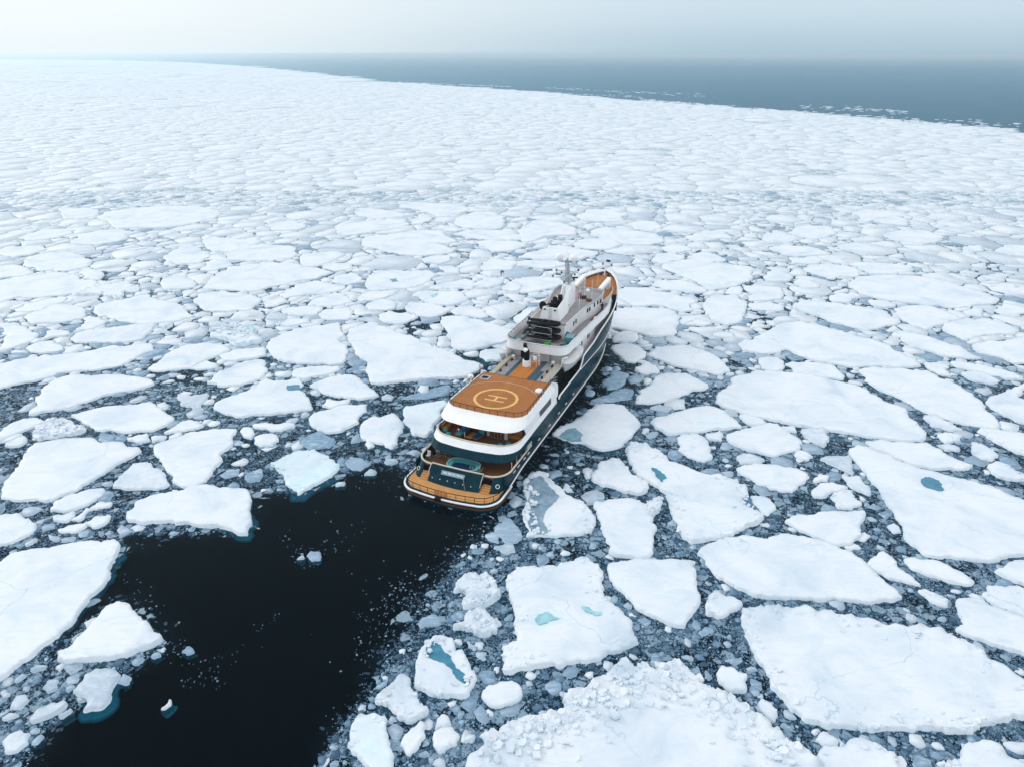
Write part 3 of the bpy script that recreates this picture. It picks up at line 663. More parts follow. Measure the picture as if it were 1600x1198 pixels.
    co[:, 0] -= cen[0]; co[:, 1] -= cen[1]
    o = fast_mesh(name, co, loops, st_, tot, [M_ICE], tt); o.location = (cen[0], cen[1], 0)
    if rub >= .4 and ok:
        area_b = MBlocks(); per = np.linalg.norm(np.roll(poly, -1, 0) - poly, axis=1); nn = normals2(poly)
        pm = np.clip((fbm(poly[:, 0] / 6 + seed, poly[:, 1] / 6, 11) - .46 + .20 * rub) * 5, 0, 1)
        if rub > .9 and size > 8: pm = np.where(poly[:, 1] > poly[:, 1].max() - (poly[:, 1].max() - poly[:, 1].min()) * .55, 1.0, 0.0)
        cnt = min(1300, int(per.sum() * (1.2 + 20 * rub ** 3)))
        ii = r.choice(n, cnt, p=(per * (pm + .02)) / (per * (pm + .02)).sum())
        for i_ in ii:
            wd = (.4 + 1.2 * rub ** 2) * min(1, size / 8); dd = abs(r.normal(0, wd)) + .05; b0 = poly[i_] - nn[i_] * dd + r.normal(0, .15, 2)
            sz = (.07 + .38 * r.uniform() ** 2.2) * (.6 + .5 * rub) * min(1.2, .5 + size / 10)
            if not inside(np.array([b0[0]]), np.array([b0[1]]), poly)[0]: continue
            area_b.block(b0[0] - cen[0], b0[1] - cen[1], h + sz * r.uniform(-.12, .12) + (r.uniform(0, .22) if rub > .9 else 0), sz, r)
        if area_b.v:
            ro = mesh_obj('ice_rubble', area_b.v, area_b.f, M_ICE, o); ro['kind'] = 'stuff'
    for q in pg:
        z0 = h - .13
        pv = [(x - cen[0], y - cen[1], z0) for x, y in q]
        tr = delaunay_2d_cdt([Vector((v[0], v[1])) for v in pv], [], [list(range(len(pv)))], 1, 1e-5)
        me = mesh_obj('melt_pond', [(v[0], v[1], z0) for v in tr[0]], tr[2], M_POND[pc], o)
    o['_area'] = area; del o['_area']
    return o, poly, cen, area
# ------------------------------------------------------------------ occupancy of the near sea
GX0, GY0, GS, GW, GH = -210.0, 15.0, 0.25, 1680, 1180
occ = np.zeros((GH, GW), bool)
def stamp(poly):
    lo = poly.min(0); hi = poly.max(0)
    i0 = max(0, int((lo[0] - GX0) / GS)); i1 = min(GW, int((hi[0] - GX0) / GS) + 2); j0 = max(0, int((lo[1] - GY0) / GS)); j1 = min(GH, int((hi[1] - GY0) / GS) + 2)
    if i1 <= i0 or j1 <= j0: return
    gx, gy = np.meshgrid(GX0 + (np.arange(i0, i1) + .5) * GS, GY0 + (np.arange(j0, j1) + .5) * GS)
    occ[j0:j1, i0:i1] |= inside(gx, gy, poly)
def blocked(x, y):
    i = ((x - GX0) / GS).astype(int); j = ((y - GY0) / GS).astype(int); ok = (i >= 0) & (i < GW) & (j >= 0) & (j < GH)
    r = np.zeros(x.shape, bool); r[ok] = occ[j[ok], i[ok]]; return r

SHIP_X, SHIP_Y, SHIP_H = -8.45, 70.74, R(22.7)
def ship_xy(a, t): return SHIP_X + a * math.sin(SHIP_H) + t * math.cos(SHIP_H), SHIP_Y + a * math.cos(SHIP_H) - t * math.sin(SHIP_H)
hull_plan = [(-0.3, -4.5), (-.6, 0), (-0.3, 4.5), (3, 7), (10, 7), (45, 6.8), (56, 5), (62, 2.5), (67, .6), (67, -.6), (62, -2.5), (56, -5), (45, -6.8), (10, -7), (3, -7)]
hull_poly = np.array([ship_xy(a, t) for a, t in hull_plan])
made = []
ONES = 'zero one two three four five six seven eight nine ten eleven twelve thirteen fourteen fifteen sixteen seventeen eighteen nineteen'.split()
TENS = 'x x twenty thirty forty fifty sixty seventy eighty ninety'.split()
def words_(n):
    n = max(0, min(99, int(n))); return ONES[n] if n < 20 else TENS[n // 10] + ('-' + ONES[n % 10] if n % 10 else '')
def describe(i, q):
    """A label from what the floe looks like and where a reader finds it."""
    px = np.array(q['px']); c = px.mean(0); w = px[:, 0].max() - px[:, 0].min(); hh = px[:, 1].max() - px[:, 1].min(); g_ = q.get('g', 0)
    size = 'tiny' if w < 22 else 'small' if w < 55 else 'medium' if w < 110 else 'large'
    shape = 'lengthy' if w > 4.2 * hh else 'oval' if w > 2.4 * hh else 'compact'
    col = 'grey' if g_ >= .6 else 'greyish' if g_ >= .25 else 'turquoise edged' if q.get('q', 0) > .25 else 'rough white' if q.get('b', 0) >= .4 else 'white'
    n_ = {'tiny': 'ice chunk', 'small': 'ice piece'}.get(size, 'ice floe')
    return '%s %s %s, %s percent from the left and %s percent from the top' % (size if size in ('tiny', 'small') else shape, col, n_, words_(round(c[0] / 16)), words_(round(c[1] / 11.98)))
seen = {}
for i, q in enumerate(FLOES):
    h = q.get('h', .4)
    X, Y = to_ground([p[0] for p in q['px']], [p[1] for p in q['px']], h * .6)
    pond = []
    for s in q.get('p', []):
        ox, oy = TILES[q['tile']]; v = [float(x) for x in s.replace(',', ' ').split()]
        a, b = to_ground([ox + x / 4 for x in v[0::2]], [oy + y / 4 for y in v[1::2]], h); pond.append(np.stack([a, b], 1))
    res = build_floe('ice_floe', np.stack([X, Y], 1), h, q.get('g', 0.), q.get('b', .15) or .15, max(0, q.get('q', 0)), pond, q.get('pc', 0), i)
    if res is None: print('floe failed', i); continue
    o, poly, cen, area = res
    lab = q.get('label') or describe(i, q)
    if lab in seen: lab = describe(i, dict(q, px=[(x + 16, y) for x, y in q['px']]))
    if lab in seen: print('DUP', lab, seen[lab], i)
    if len(lab.split()) > 16 or (len(lab.replace('-', ' ').split()) > 16): print('LONG', lab)
    seen[lab] = i
    tag(o, lab, 'ice floe', 'ice floes around the yacht'); stamp(poly); made.append((poly, cen, area))
stamp(hull_poly)

# ------------------------------------------------------------------ how thick the brash is, place by place
LAKE = [(188, 838), (300, 835), (386, 832), (394, 770), (430, 768), (470, 772), (540, 735), (600, 722), (640, 735), (640, 770), (700, 790), (790, 805), (765, 830), (722, 862), (690, 905), (650, 950), (610, 1010), (590, 1070), (545, 1120), (520, 1150), (485, 1215), (470, 1500), (-300, 1700), (-200, 1400), (40, 1200), (70, 1140), (120, 1112), (200, 1050), (262, 1010), (250, 990), (190, 935), (150, 950), (95, 1012), (70, 1040), (100, 985), (178, 880)]
THIN = [([(630, 735), (800, 800), (870, 700), (990, 560), (960, 520), (900, 560), (800, 700)], .28), ([(546, 700), (640, 715), (640, 600), (590, 620)], .5),
        ([(600, 480), (700, 480), (720, 520), (640, 520)], .12), ([(700, 560), (800, 520), (790, 560), (740, 600)], .15), ([(1165, 490), (1235, 488), (1235, 520), (1180, 520)], .45), ([(225, 560), (340, 560), (330, 600), (240, 600)], .35),
        ([(860, 555), (1000, 540), (990, 610), (900, 680), (820, 760), (800, 740)], .22), ([(790, 760), (900, 700), (980, 690), (960, 800), (800, 830)], .55)]
def density(px, py):
    d = np.full(px.shape, .92)
    d = np.where(py > 700, np.where(px < 420, .72, .9), d)
    for poly, v in THIN: d = np.where(inside(px, py, poly), v, d)
    d = np.where(py < 560, np.maximum(d * 1.0, 0) + np.where(d > .8, .38, 0) * np.clip((430 - py) / 110, 0, 1), d)
    d = np.where(inside(px, py, LAKE), 0.0, d)
    return d
def soft_density(X, Y):
    px, py = to_photo(X, Y); s = 0
    for dx, dy in ((0, 0), (14, 0), (-14, 0), (0, 10), (0, -10), (9, 7), (-9, -7)): s = s + density(px + dx, py + dy)
    return s / 7
# ------------------------------------------------------------------ generated pieces: star polygons with K corners
def star_mesh(name, C, RR, TH, H, T, mat, depth=.25, flare=.05, kind='stuff', label=None, cat=None):
    N, K = RR.shape
    x = C[:, 0, None] + RR * np.cos(TH); y = C[:, 1, None] + RR * np.sin(TH)
    x2 = C[:, 0, None] + (RR + flare) * np.cos(TH); y2 = C[:, 1, None] + (RR + flare) * np.sin(TH)
    top = np.stack([x, y, H + 0 * x], 2); bot = np.stack([x2, y2, -depth + 0 * x], 2)
    co = np.concatenate([top, bot], 1).reshape(-1, 3); b = (np.arange(N) * 2 * K)[:, None]
    k_ = np.arange(K); kn = (k_ + 1) % K
    quad = np.stack([k_, K + k_, K + kn, kn], 1).reshape(1, -1)
    loops = np.concatenate([b + k_[None], b + quad], 1).ravel()
    tot = np.tile(np.concatenate([[K], np.full(K, 4)]), N); st = np.concatenate([[0], np.cumsum(tot)[:-1]])
    at = np.repeat(T, 2 * K)
    o = fast_mesh(name, co, loops, st, tot, [mat], at); tag(o, label, cat, kind=kind); return o
def angles(N, K): return (np.arange(K)[None] + rng.uniform(-.3, .3, (N, K))) / K * 2 * math.pi
def angular(TH, m=5, lo=.55):
    N = len(TH); A = (np.arange(m)[None] + rng.uniform(-.38, .38, (N, m))) / m * 2 * math.pi; D = rng.uniform(lo, 1.0, (N, m))
    cs = np.cos(TH[:, :, None] - A[:, None, :]); return np.minimum(np.where(cs > .1, D[:, None, :] / np.maximum(cs, .1), 9).min(2), 1.45)
def march(C, RR, TH, gap=.12, steps=9):
    out = RR.copy(); hit = np.zeros(RR.shape, bool)
    for s in range(1, steps + 1):
        rr = RR * s / steps; b = blocked(C[:, 0, None] + (rr + gap) * np.cos(TH), C[:, 1, None] + (rr + gap) * np.sin(TH)) & ~hit
        out = np.where(b, RR * (s - 1) / steps, out); hit |= b
    return np.maximum(out, .03)
# pieces between the outlined floes
pc, pr, pth, ph, pt = [], [], [], [], []
K1 = 16
def darts(n, rmin, rmax, x0, x1, y0, y1, need, photo=True):
    if photo:
        px = rng.uniform(x0, x1, n); py = rng.uniform(y0, y1, n); X, Y = to_ground(px, py)
    else:
        X = rng.uniform(x0, x1, n); Y = rng.uniform(y0, y1, n); px, py = to_photo(X, Y)
    dn = density(px, py)
    if not photo: dn = np.where((px > -60 - rmax * 22) & (px < 1660 + rmax * 22) & (py < 1400) | inside(px, py, LAKE), 0, dn)
    rad = rng.uniform(rmin, rmax, n) ** 1.0
    ok = ~blocked(X, Y) & (rng.uniform(size=n) < dn * need) & (Y > 18) & (Y < 305) & (np.abs(X) < 205)
    X, Y, rad = X[ok], Y[ok], rad[ok]
    if not len(X): return
    for s in range(0, len(X), 300):
        C = np.stack([X[s:s + 300], Y[s:s + 300]], 1); r0 = rad[s:s + 300]; TH = angles(len(C), K1)
        el = rng.uniform(.55, 1, len(C))[:, None]; ph0 = rng.uniform(0, math.pi, len(C))[:, None]
        RR = r0[:, None] / np.sqrt(np.cos(TH - ph0) ** 2 + (np.sin(TH - ph0) / el) ** 2) * angular(TH) * rng.uniform(.94, 1.06, TH.shape)
        M = march(C, RR, TH)
        good = (M.mean(1) > RR.mean(1) * .62) & (M.min(1) > .12 * r0)
        idx = np.where(good)[0]; acc = []
        for i in idx:
            if all((C[i, 0] - C[j, 0]) ** 2 + (C[i, 1] - C[j, 1]) ** 2 > (r0[i] + r0[j]) ** 2 for j in acc): acc.append(i)
        for i in acc:
            poly = np.stack([C[i, 0] + M[i] * np.cos(TH[i]), C[i, 1] + M[i] * np.sin(TH[i])], 1); stamp(poly)
        if acc:
            acc = np.array(acc); pc.append(C[acc]); pr.append(M[acc]); pth.append(TH[acc])
            ph.append(rng.uniform(.05, .32, len(acc)) * np.clip(r0[acc], .3, 1)); gf = np.interp(C[acc, 1], [95, 150], [.72, .22]) if not photo is False else .15; pt.append(np.where(rng.uniform(size=len(acc)) < gf, rng.uniform(.5, .95, len(acc)), rng.uniform(-.3, .4, len(acc))))
def voronoi(sp, y0, y1, xw, seed):
    rg = np.random.default_rng(seed); ny = int((y1 - y0) / sp) + 5; nx_ = int(2 * xw / sp) + 5
    I, J = np.meshgrid(np.arange(nx_), np.arange(ny)); C = np.stack([-xw + (I + rg.uniform(-.1, .9, I.shape)) * sp, y0 + (J + rg.uniform(-.1, .9, I.shape)) * sp], 2)
    W = rg.gamma(.6, .75, I.shape) * sp * sp; K = 28; th = (np.arange(K)[None] + rg.uniform(-.35, .35, (ny * nx_, K)).reshape(ny, nx_, K)) / K * 2 * math.pi
    c = C[2:-2, 2:-2]; w = W[2:-2, 2:-2]; t = th[2:-2, 2:-2]; best = np.full(t.shape, sp * 2.1)
    for dj in range(-2, 3):
        for di in range(-2, 3):
            if di == 0 and dj == 0: continue
            o = C[2 + dj:ny - 2 + dj, 2 + di:nx_ - 2 + di] - c; ow = W[2 + dj:ny - 2 + dj, 2 + di:nx_ - 2 + di]; d = np.sqrt((o ** 2).sum(2))
            b = (d * d + w - ow) / (2 * d); cs = (o[..., 0, None] * np.cos(t) + o[..., 1, None] * np.sin(t)) / d[..., None]
            rr = np.where(cs > .05, b[..., None] / np.maximum(cs, .05), 1e9); best = np.minimum(best, rr)
    return c.reshape(-1, 2), best.reshape(-1, K), t.reshape(-1, K)
vc, vr, vt = [], [], []
for sp, y0, y1, sd in ((4.2, 128, 176, 21), (5.4, 176, 256, 22)):
    c, r_, t_ = voronoi(sp, y0 - 2 * sp, y1 + 2 * sp, y1 * .85 + 20, sd); px_, py_ = to_photo(c[:, 0], c[:, 1]); dn_ = density(px_, py_)
    ok_ = (c[:, 1] > y0) & (c[:, 1] <= y1) & ~blocked(c[:, 0], c[:, 1]) & (rng.uniform(size=len(c)) < np.clip(dn_, 0, 1) * .88) & (np.abs(c[:, 0]) < 200)
    c, r_, t_ = c[ok_], r_[ok_] - rng.uniform(.10, .55, (int(ok_.sum()), 1)), t_[ok_]; r_ = np.clip(r_ * rng.uniform(.95, 1.04, r_.shape), .1 * sp, 1.5 * sp); m_ = march(c, r_, t_, .15, 12)
    kp = m_.mean(1) > .2 * sp; c, m_, t_ = c[kp], m_[kp], t_[kp]
    for i in range(len(c)): stamp(np.stack([c[i, 0] + m_[i] * np.cos(t_[i]), c[i, 1] + m_[i] * np.sin(t_[i])], 1))
    vc.append(c); vr.append(m_); vt.append(t_)
vc = np.vstack(vc); vr = np.vstack(vr); vt = np.vstack(vt)
star_mesh('floe_field', vc, vr, vt, rng.uniform(.10, .30, len(vc))[:, None], np.where(rng.uniform(size=len(vc)) < .25, rng.uniform(.2, .6, len(vc)), rng.uniform(-.25, .15, len(vc))), M_ICE, depth=.3, flare=.12, label='close packed lesser floes between the outlined floes of the middle distance', cat='pack ice')
print('field', len(vc))
# beyond the left and right picture edges big floes go on
for rr in ((6, 9), (3.5, 6), (2, 3.5)):
    darts(2500, *rr, -205, 205, 20, 300, 1.0, photo=False)
for k_, (r_a, r_b, n_) in enumerate(((2.6, 3.6, 5000), (1.7, 2.6, 7000), (1.1, 1.7, 9000))):
    darts(n_, r_a, r_b, -250, 1850, 300, 560, 1.0)
darts(4000, 1.2, 2.0, -200, 1800, 520, 800, .16)
darts(14000, .7, 1.2, -200, 1800, 320, 600, .8)
darts(16000, .45, .7, -150, 1750, 330, 560, .7)
darts(6000, .6, 1.1, -200, 1800, 620, 1250, .07)
darts(9000, .35, .6, -150, 1750, 480, 1250, .2)
PC = np.vstack(pc); PR = np.vstack(pr); PTH = np.vstack(pth); PH = np.concatenate(ph); PT = np.concatenate(pt)
star_mesh('drift_ice', PC, PR, PTH, PH[:, None], PT, M_ICE, label='small drifting ice pieces crowded between the larger floes', cat='drift ice')
print('pieces', len(PC))
# crushed ice in the leads
K2 = 7
n = 430000
px = rng.uniform(-120, 1720, n); py = 322 + 900 * rng.uniform(0, 1, n) ** .9; X, Y = to_ground(px, py)
dn = density(px, py) * (0.35 + 1.1 * np.clip((fbm(X / 5, Y / 5, 91) - .38) * 3.2, 0, 1))
ok = ~blocked(X, Y) & (rng.uniform(size=n) < dn * .62) & (np.abs(X) < 208) & (Y < 300)
# thin trails of bits across the black water
tr = []
for (x0, y0, x1, y1, w, cnt) in ((455, 868, 545, 848, 9, 58), (440, 830, 470, 880, 8, 27), (530, 860, 570, 815, 6, 13), (490, 780, 540, 830, 10, 12), (280, 1075, 390, 1010, 12, 40), (400, 985, 445, 950, 5, 18), (560, 1040, 640, 900, 26, 225), (600, 960, 700, 880, 22, 225),
                                (190, 900, 250, 960, 10, 27), (470, 870, 500, 878, 8, 27), (250, 1000, 300, 1030, 14, 54), (700, 860, 790, 810, 12, 99), (520, 1160, 600, 1050, 16, 135), (430, 700, 560, 730, 14, 67), (640, 720, 560, 760, 12, 27), (320, 1040, 345, 1075, 12, 27)):
    cnt = int(cnt * .6); u = rng.uniform(0, 1, cnt); tr.append(np.stack([x0 + (x1 - x0) * u + rng.normal(0, w, cnt), y0 + (y1 - y0) * u + rng.normal(0, w * .7, cnt)], 1))
tr = np.vstack(tr); tX, tY = to_ground(tr[:, 0], tr[:, 1]); tok = ~blocked(tX, tY)
X = np.concatenate([X[ok], tX[tok]]); Y = np.concatenate([Y[ok], tY[tok]]); n = len(X); ntr = int(tok.sum())
mpp = CAM_H / (F_PX * SP + (np.concatenate([py[ok], tr[tok, 1]]) - 599) * CP)
s = (.85 + .62 * rng.pareto(2.1, n)).clip(.85, 8.0); s[-ntr:] = np.minimum(s[-ntr:], 2.6) * .8; rad = s * mpp
TH = angles(n, K2); RR = rad[:, None] * angular(TH, 4, .42) * rng.uniform(.9, 1.1, TH.shape)
T = rng.beta(2.2, 1.5, n); yy = np.concatenate([py[ok], tr[tok, 1]]); T *= np.interp(yy, [310, 450, 620], [.12, .7, 1.0]); T = np.where(yy > 620, T * .85 + .2, T); T = np.where(inside(np.concatenate([px[ok], tr[tok, 0]]), yy, [(380, 1200), (480, 1198), (560, 1100), (640, 950), (720, 850), (820, 760), (960, 600), (860, 560), (600, 700), (380, 700)]), np.maximum(T, rng.uniform(.35, .9, len(T))), T); T[-ntr:] = rng.uniform(.35, .95, ntr)
star_mesh('brash_ice', np.stack([X, Y], 1), RR, TH, (.015 + rng.uniform(0, .10, n) * np.clip(rad / .3, .2, 1.5))[:, None], T, M_CHIP, depth=.04, flare=.0, label='crushed grey ice filling the leads between the floes', cat='brash ice')
print('chips', n)
# slush skin: finest crushed ice
def build_slush():
    xs = np.arange(-210, 211, 2.0); ys = np.arange(16, 304, 2.0); gx, gy = np.meshgrid(xs, ys)
    D = soft_density(gx.ravel(), gy.ravel()); nx_, ny_ = len(xs), len(ys)
    co = np.column_stack([gx.ravel(), gy.ravel(), np.full(gx.size, .012)])
    i, j = np.meshgrid(np.arange(nx_ - 1), np.arange(ny_ - 1)); b = (j * nx_ + i).ravel()
    q = np.stack([b, b + 1, b + nx_ + 1, b + nx_], 1)
    far = []; fd = []; base = len(co)
    L = [to_ground(x, y) for x, y in EDGE]
    ring = [(-210., 302.), (210., 302.)] + [(210., 16.), (700., 16.)] + [(float(a), float(b)) for a, b in reversed(L)] + [(-9600., 302.), (-700, 16), (-210., 16.)]
    res = delaunay_2d_cdt([Vector(p) for p in ring], [], [list(range(len(ring)))], 1, 1e-4)
    fv = np.array([(v[0], v[1], .012) for v in res[0]]); ff = [tuple(int(k_) + base for k_ in t) for t in res[2]]
    co = np.vstack([co, fv]); D = np.concatenate([D, np.full(len(fv), 1.3)])
    faces = [tuple(x) for x in q.tolist()] + ff
    tot = np.array([len(x) for x in faces]); st = np.concatenate([[0], np.cumsum(tot)[:-1]])
    o = fast_mesh('slush', co, np.concatenate([np.array(x) for x in faces]), st, tot, [slush_material()], D)
    tag(o, 'thin grey slush on the water between the floes', 'slush', kind='stuff')
EDGE = [(-900, 93), (-300, 93), (0, 93.5), (120, 94), (240, 96), (330, 100), (430, 108), (520, 118), (600, 128), (800, 141), (900, 149), (1000, 158), (1200, 172), (1400, 190), (1600, 208), (1900, 234), (2600, 294)]
build_slush()
# ------------------------------------------------------------------ the pack out to its far edge
ex = np.array([e[0] for e in EDGE]); ey = np.array([e[1] for e in EDGE])
cs_, rs_, ts_, gs_ = [], [], [], []
for sp, y0, y1, slope, seed in ((7.5, 252, 420, .95, 1), (7.8, 420, 760, .95, 2), (10.5, 760, 1500, .95, 3), (30, 1500, 3300, .9, 4), (90, 3300, 9000, .9, 5)):
    c, r_, t_ = voronoi(sp, y0 - 2 * sp, y1 + 2 * sp, min(y1 * slope + 60, 8200), seed)
    fx = c[:, 0]; px, py = to_photo(fx, c[:, 1]); wob = (fbm(c[:, 0] / 30, c[:, 1] / 30, 3) - .5) * 9
    ok = (c[:, 1] > y0 - (.6 * sp if y0 > 300 else 0)) & (c[:, 1] <= y1) & (np.abs(fx) < c[:, 1] * slope + 70) & (py > np.interp(px, ex, ey) + wob * np.clip((c[:, 1] / 600), .1, 1) * .35)
    gapn = .10 + .9 * np.clip(fbm(c[:, 0] / 40, c[:, 1] / 40, 8) - .45, 0, 1) * 3
    r_ = r_ - (.06 + rng.uniform(0, .40, len(c)) * gapn * sp * .12)[:, None]
    r_ = r_ * rng.uniform(.96, 1.03, r_.shape)
    ok &= (r_.mean(1) > .12 * sp) & (rng.uniform(size=len(c)) < .985)
    c, r_, t_ = c[ok], r_[ok], t_[ok]; r_ = np.maximum(r_, .1 * sp)
    if y0 < 305:
        m = march(c, r_, t_, .15, 12); near = c[:, 1] < 305
        keep = ~blocked(c[:, 0], c[:, 1]) & (m.mean(1) > .25 * sp * .5); r_ = np.where(near[:, None], m, r_); c, r_, t_ = c[keep], r_[keep], t_[keep]
    cs_.append(c); rs_.append(r_); ts_.append(t_)
# strips of loose ice lying off the edge on the open sea
st = []
for (x0, y0, x1, y1, n_, w) in ((620, 129, 800, 136, 130, .6), (1250, 166, 1420, 176, 60, 3.0), (850, 138, 1100, 150, 70, 2.0), (800, 144, 1000, 152, 60, .8), (1150, 170, 1590, 196, 60, 3.0), (1000, 157, 1590, 205, 900, 2.4)):
    u = rng.uniform(0, 1, n_); a, b = to_ground(x0 + (x1 - x0) * u, y0 + (y1 - y0) * u + rng.normal(0, w * .6, n_)); st.append(np.stack([a, b], 1))
st = np.vstack(st); cs_.append(st); rs_.append(rng.uniform(.8, 3.2, (len(st), 1)) * rng.uniform(.7, 1.1, (len(st), 28))); ts_.append(angles(len(st), 28))
C = np.vstack(cs_); RR = np.vstack(rs_); TH = np.vstack(ts_)
star_mesh('pack_ice', C, RR, TH, rng.uniform(.08, .26, len(C))[:, None], np.where(rng.uniform(size=len(C)) < .15, rng.uniform(.1, .38, len(C)), rng.uniform(-.15, .08, len(C))), M_ICE, depth=.3, flare=.15, label='white pack ice stretching from the middle distance to the foggy horizon', cat='pack ice')
print('pack', len(C))
# ------------------------------------------------------------------ the yacht.  local axes: x = starboard, y = forward, z = up, origin at the stern waterline
def wood(name, c1, c2, scale=1.0, ang=0.0, groove=.5, rough=.55):
    t = NT(name); tcn = t('TexCoord'); P = tcn.outputs['Object']
    mp = t('Mapping', {'Vector': P, 'Rotation': (0, 0, ang)})
    s = t('SeparateXYZ', {0: mp})
    pl = t.math('FRACT', t.math('MULTIPLY', s.outputs[0], 5.0 * scale)); idn = t('TexWhiteNoise', {'W': t.math('FLOOR', t.math('MULTIPLY', s.outputs[0], 5.0 * scale))}, noise_dimensions='1D')
    gr = t.ramp(pl, [(0.0, .55), (0.06, 1.0), (0.94, 1.0), (1.0, .55)])
    big = t.noise(P, .45, 5, .65, .5); fine = t.noise(t('Mapping', {'Vector': mp, 'Scale': (14, 1.2, 3)}), 2.0, 4, .6)
    c = t.mix(t.math('ADD', t.math('MULTIPLY', big, .7), t.math('MULTIPLY', fine, .3)), c1, c2)
    c = t.mix(t.math('MULTIPLY', idn.outputs[0], .22), c, c2, 'MULTIPLY')
    c = t.mix(groove, c, gr.outputs[0], 'MULTIPLY')
    rr = t('MapRange', {'Value': big, 'To Min': rough - .15, 'To Max': rough + .2})
    return t.surf(t('BsdfPrincipled', {'Base Color': c, 'Roughness': rr, 'Specular IOR Level': .15}))
def glassm(name, col=(.012, .016, .022), rough=.08):
    t = NT(name); return t.surf(t('BsdfPrincipled', {'Base Color': (*col, 1), 'Roughness': rough, 'Specular IOR Level': .2}))
def hullpaint():
    t = NT('teal_hull'); P = t('TexCoord').outputs['Object']; s = t('SeparateXYZ', {0: P})
    n = t.noise(t('Mapping', {'Vector': P, 'Scale': (1, .12, 1.2)}), 1.4, 5, .6); n2 = t.noise(t('Mapping', {'Vector': P, 'Scale': (1, 2.5, .15)}), 1.6, 4, .6)
    c = t.ramp(n, [(0.3, (.0005, .017, .033)), (0.7, (.0008, .038, .056))])
    # salt streaks and scuffs running down from the rail
    c2 = t.mix(t.ramp(n2, [(0.60, 0.0), (0.78, .35)]).outputs[0], c.outputs[0], (.012, .05, .07))
    b = t('Bump', {'Height': n, 'Strength': .15, 'Distance': .05})
    return t.surf(t('BsdfPrincipled', {'Base Color': c2, 'Roughness': .25, 'Specular IOR Level': .09, 'Normal': b}))
TEAL = hullpaint()
WHITE = paint('white_paint', (.87, .88, .90), .32, 0, .06, .8, spec=.4); WHITE2 = paint('off_white_paint', (.62, .63, .64), .45, 0, .12, 1.2)
CREAM = paint('cream_cap', (.62, .56, .46), .5, 0, .15, 2.0); GREY = paint('grey_deck', (.30, .28, .30), .75, 0, .2, 1.1); LGREY = paint('light_grey', (.45, .47, .50), .6, 0, .12, 2)
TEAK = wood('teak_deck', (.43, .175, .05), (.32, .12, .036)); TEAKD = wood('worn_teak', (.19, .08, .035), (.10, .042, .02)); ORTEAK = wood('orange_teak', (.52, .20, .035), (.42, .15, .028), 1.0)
VARN = paint('varnished_wood', (.42, .17, .03), .35, 0, .25, 3, coat=.3); PLAT = wood('platform_teak', (.62, .34, .13), (.52, .26, .09))
BLACK = paint('black_rubber', (.005, .006, .008), .6, 0, .3, 3, spec=.1); DARK = paint('dark_paint_and_shade', (.004, .005, .007), .8, spec=.05); STEEL = paint('steel', (.42, .44, .46), .3, .7, .1, 3)  # DARK: near-black railing paint, also painted shade of stair recess and boat bays
BLUE = paint('blue_tarp', (.008, .075, .20), .6, 0, .25, 4, bump=.3); TURQ = paint('turquoise_cloth', (.03, .30, .33), .6, 0, .2, 5, bump=.3); TQGRAY = paint('pale_blue_plastic', (.22, .36, .42), .5, 0, .15, 4)
GREEN = paint('green_canvas', (.02, .26, .02), .6, 0, .25, 5, bump=.3); NAVY = paint('navy_canvas', (.008, .03, .055), .6, 0, .3, 4, bump=.3); RED = paint('red_paint', (.25, .015, .012), .5); GOLD = paint('deck_marking', (.72, .46, .14), .6, 0, .12, 2)
GLASS = glassm('dark_glass'); ANTI = paint('antifouling', (.10, .045, .02), .6); TRACK = paint('blue_track', (.02, .09, .14), .5, 0, .15, 3); FRINGE = paint('pale_line', (.55, .42, .30), .6); BEIGE = paint('beige_cap', (.46, .41, .31), .6, 0, .2, 1.5)
POOLW = glassm('pool_water', (.008, .03, .085), .06); POOLT = paint('pool_tile', (.05, .30, .30), .3, 0, .15, 4); MOSAIC = paint('brown_panel', (.12, .055, .03), .5, 0, .4, 3)

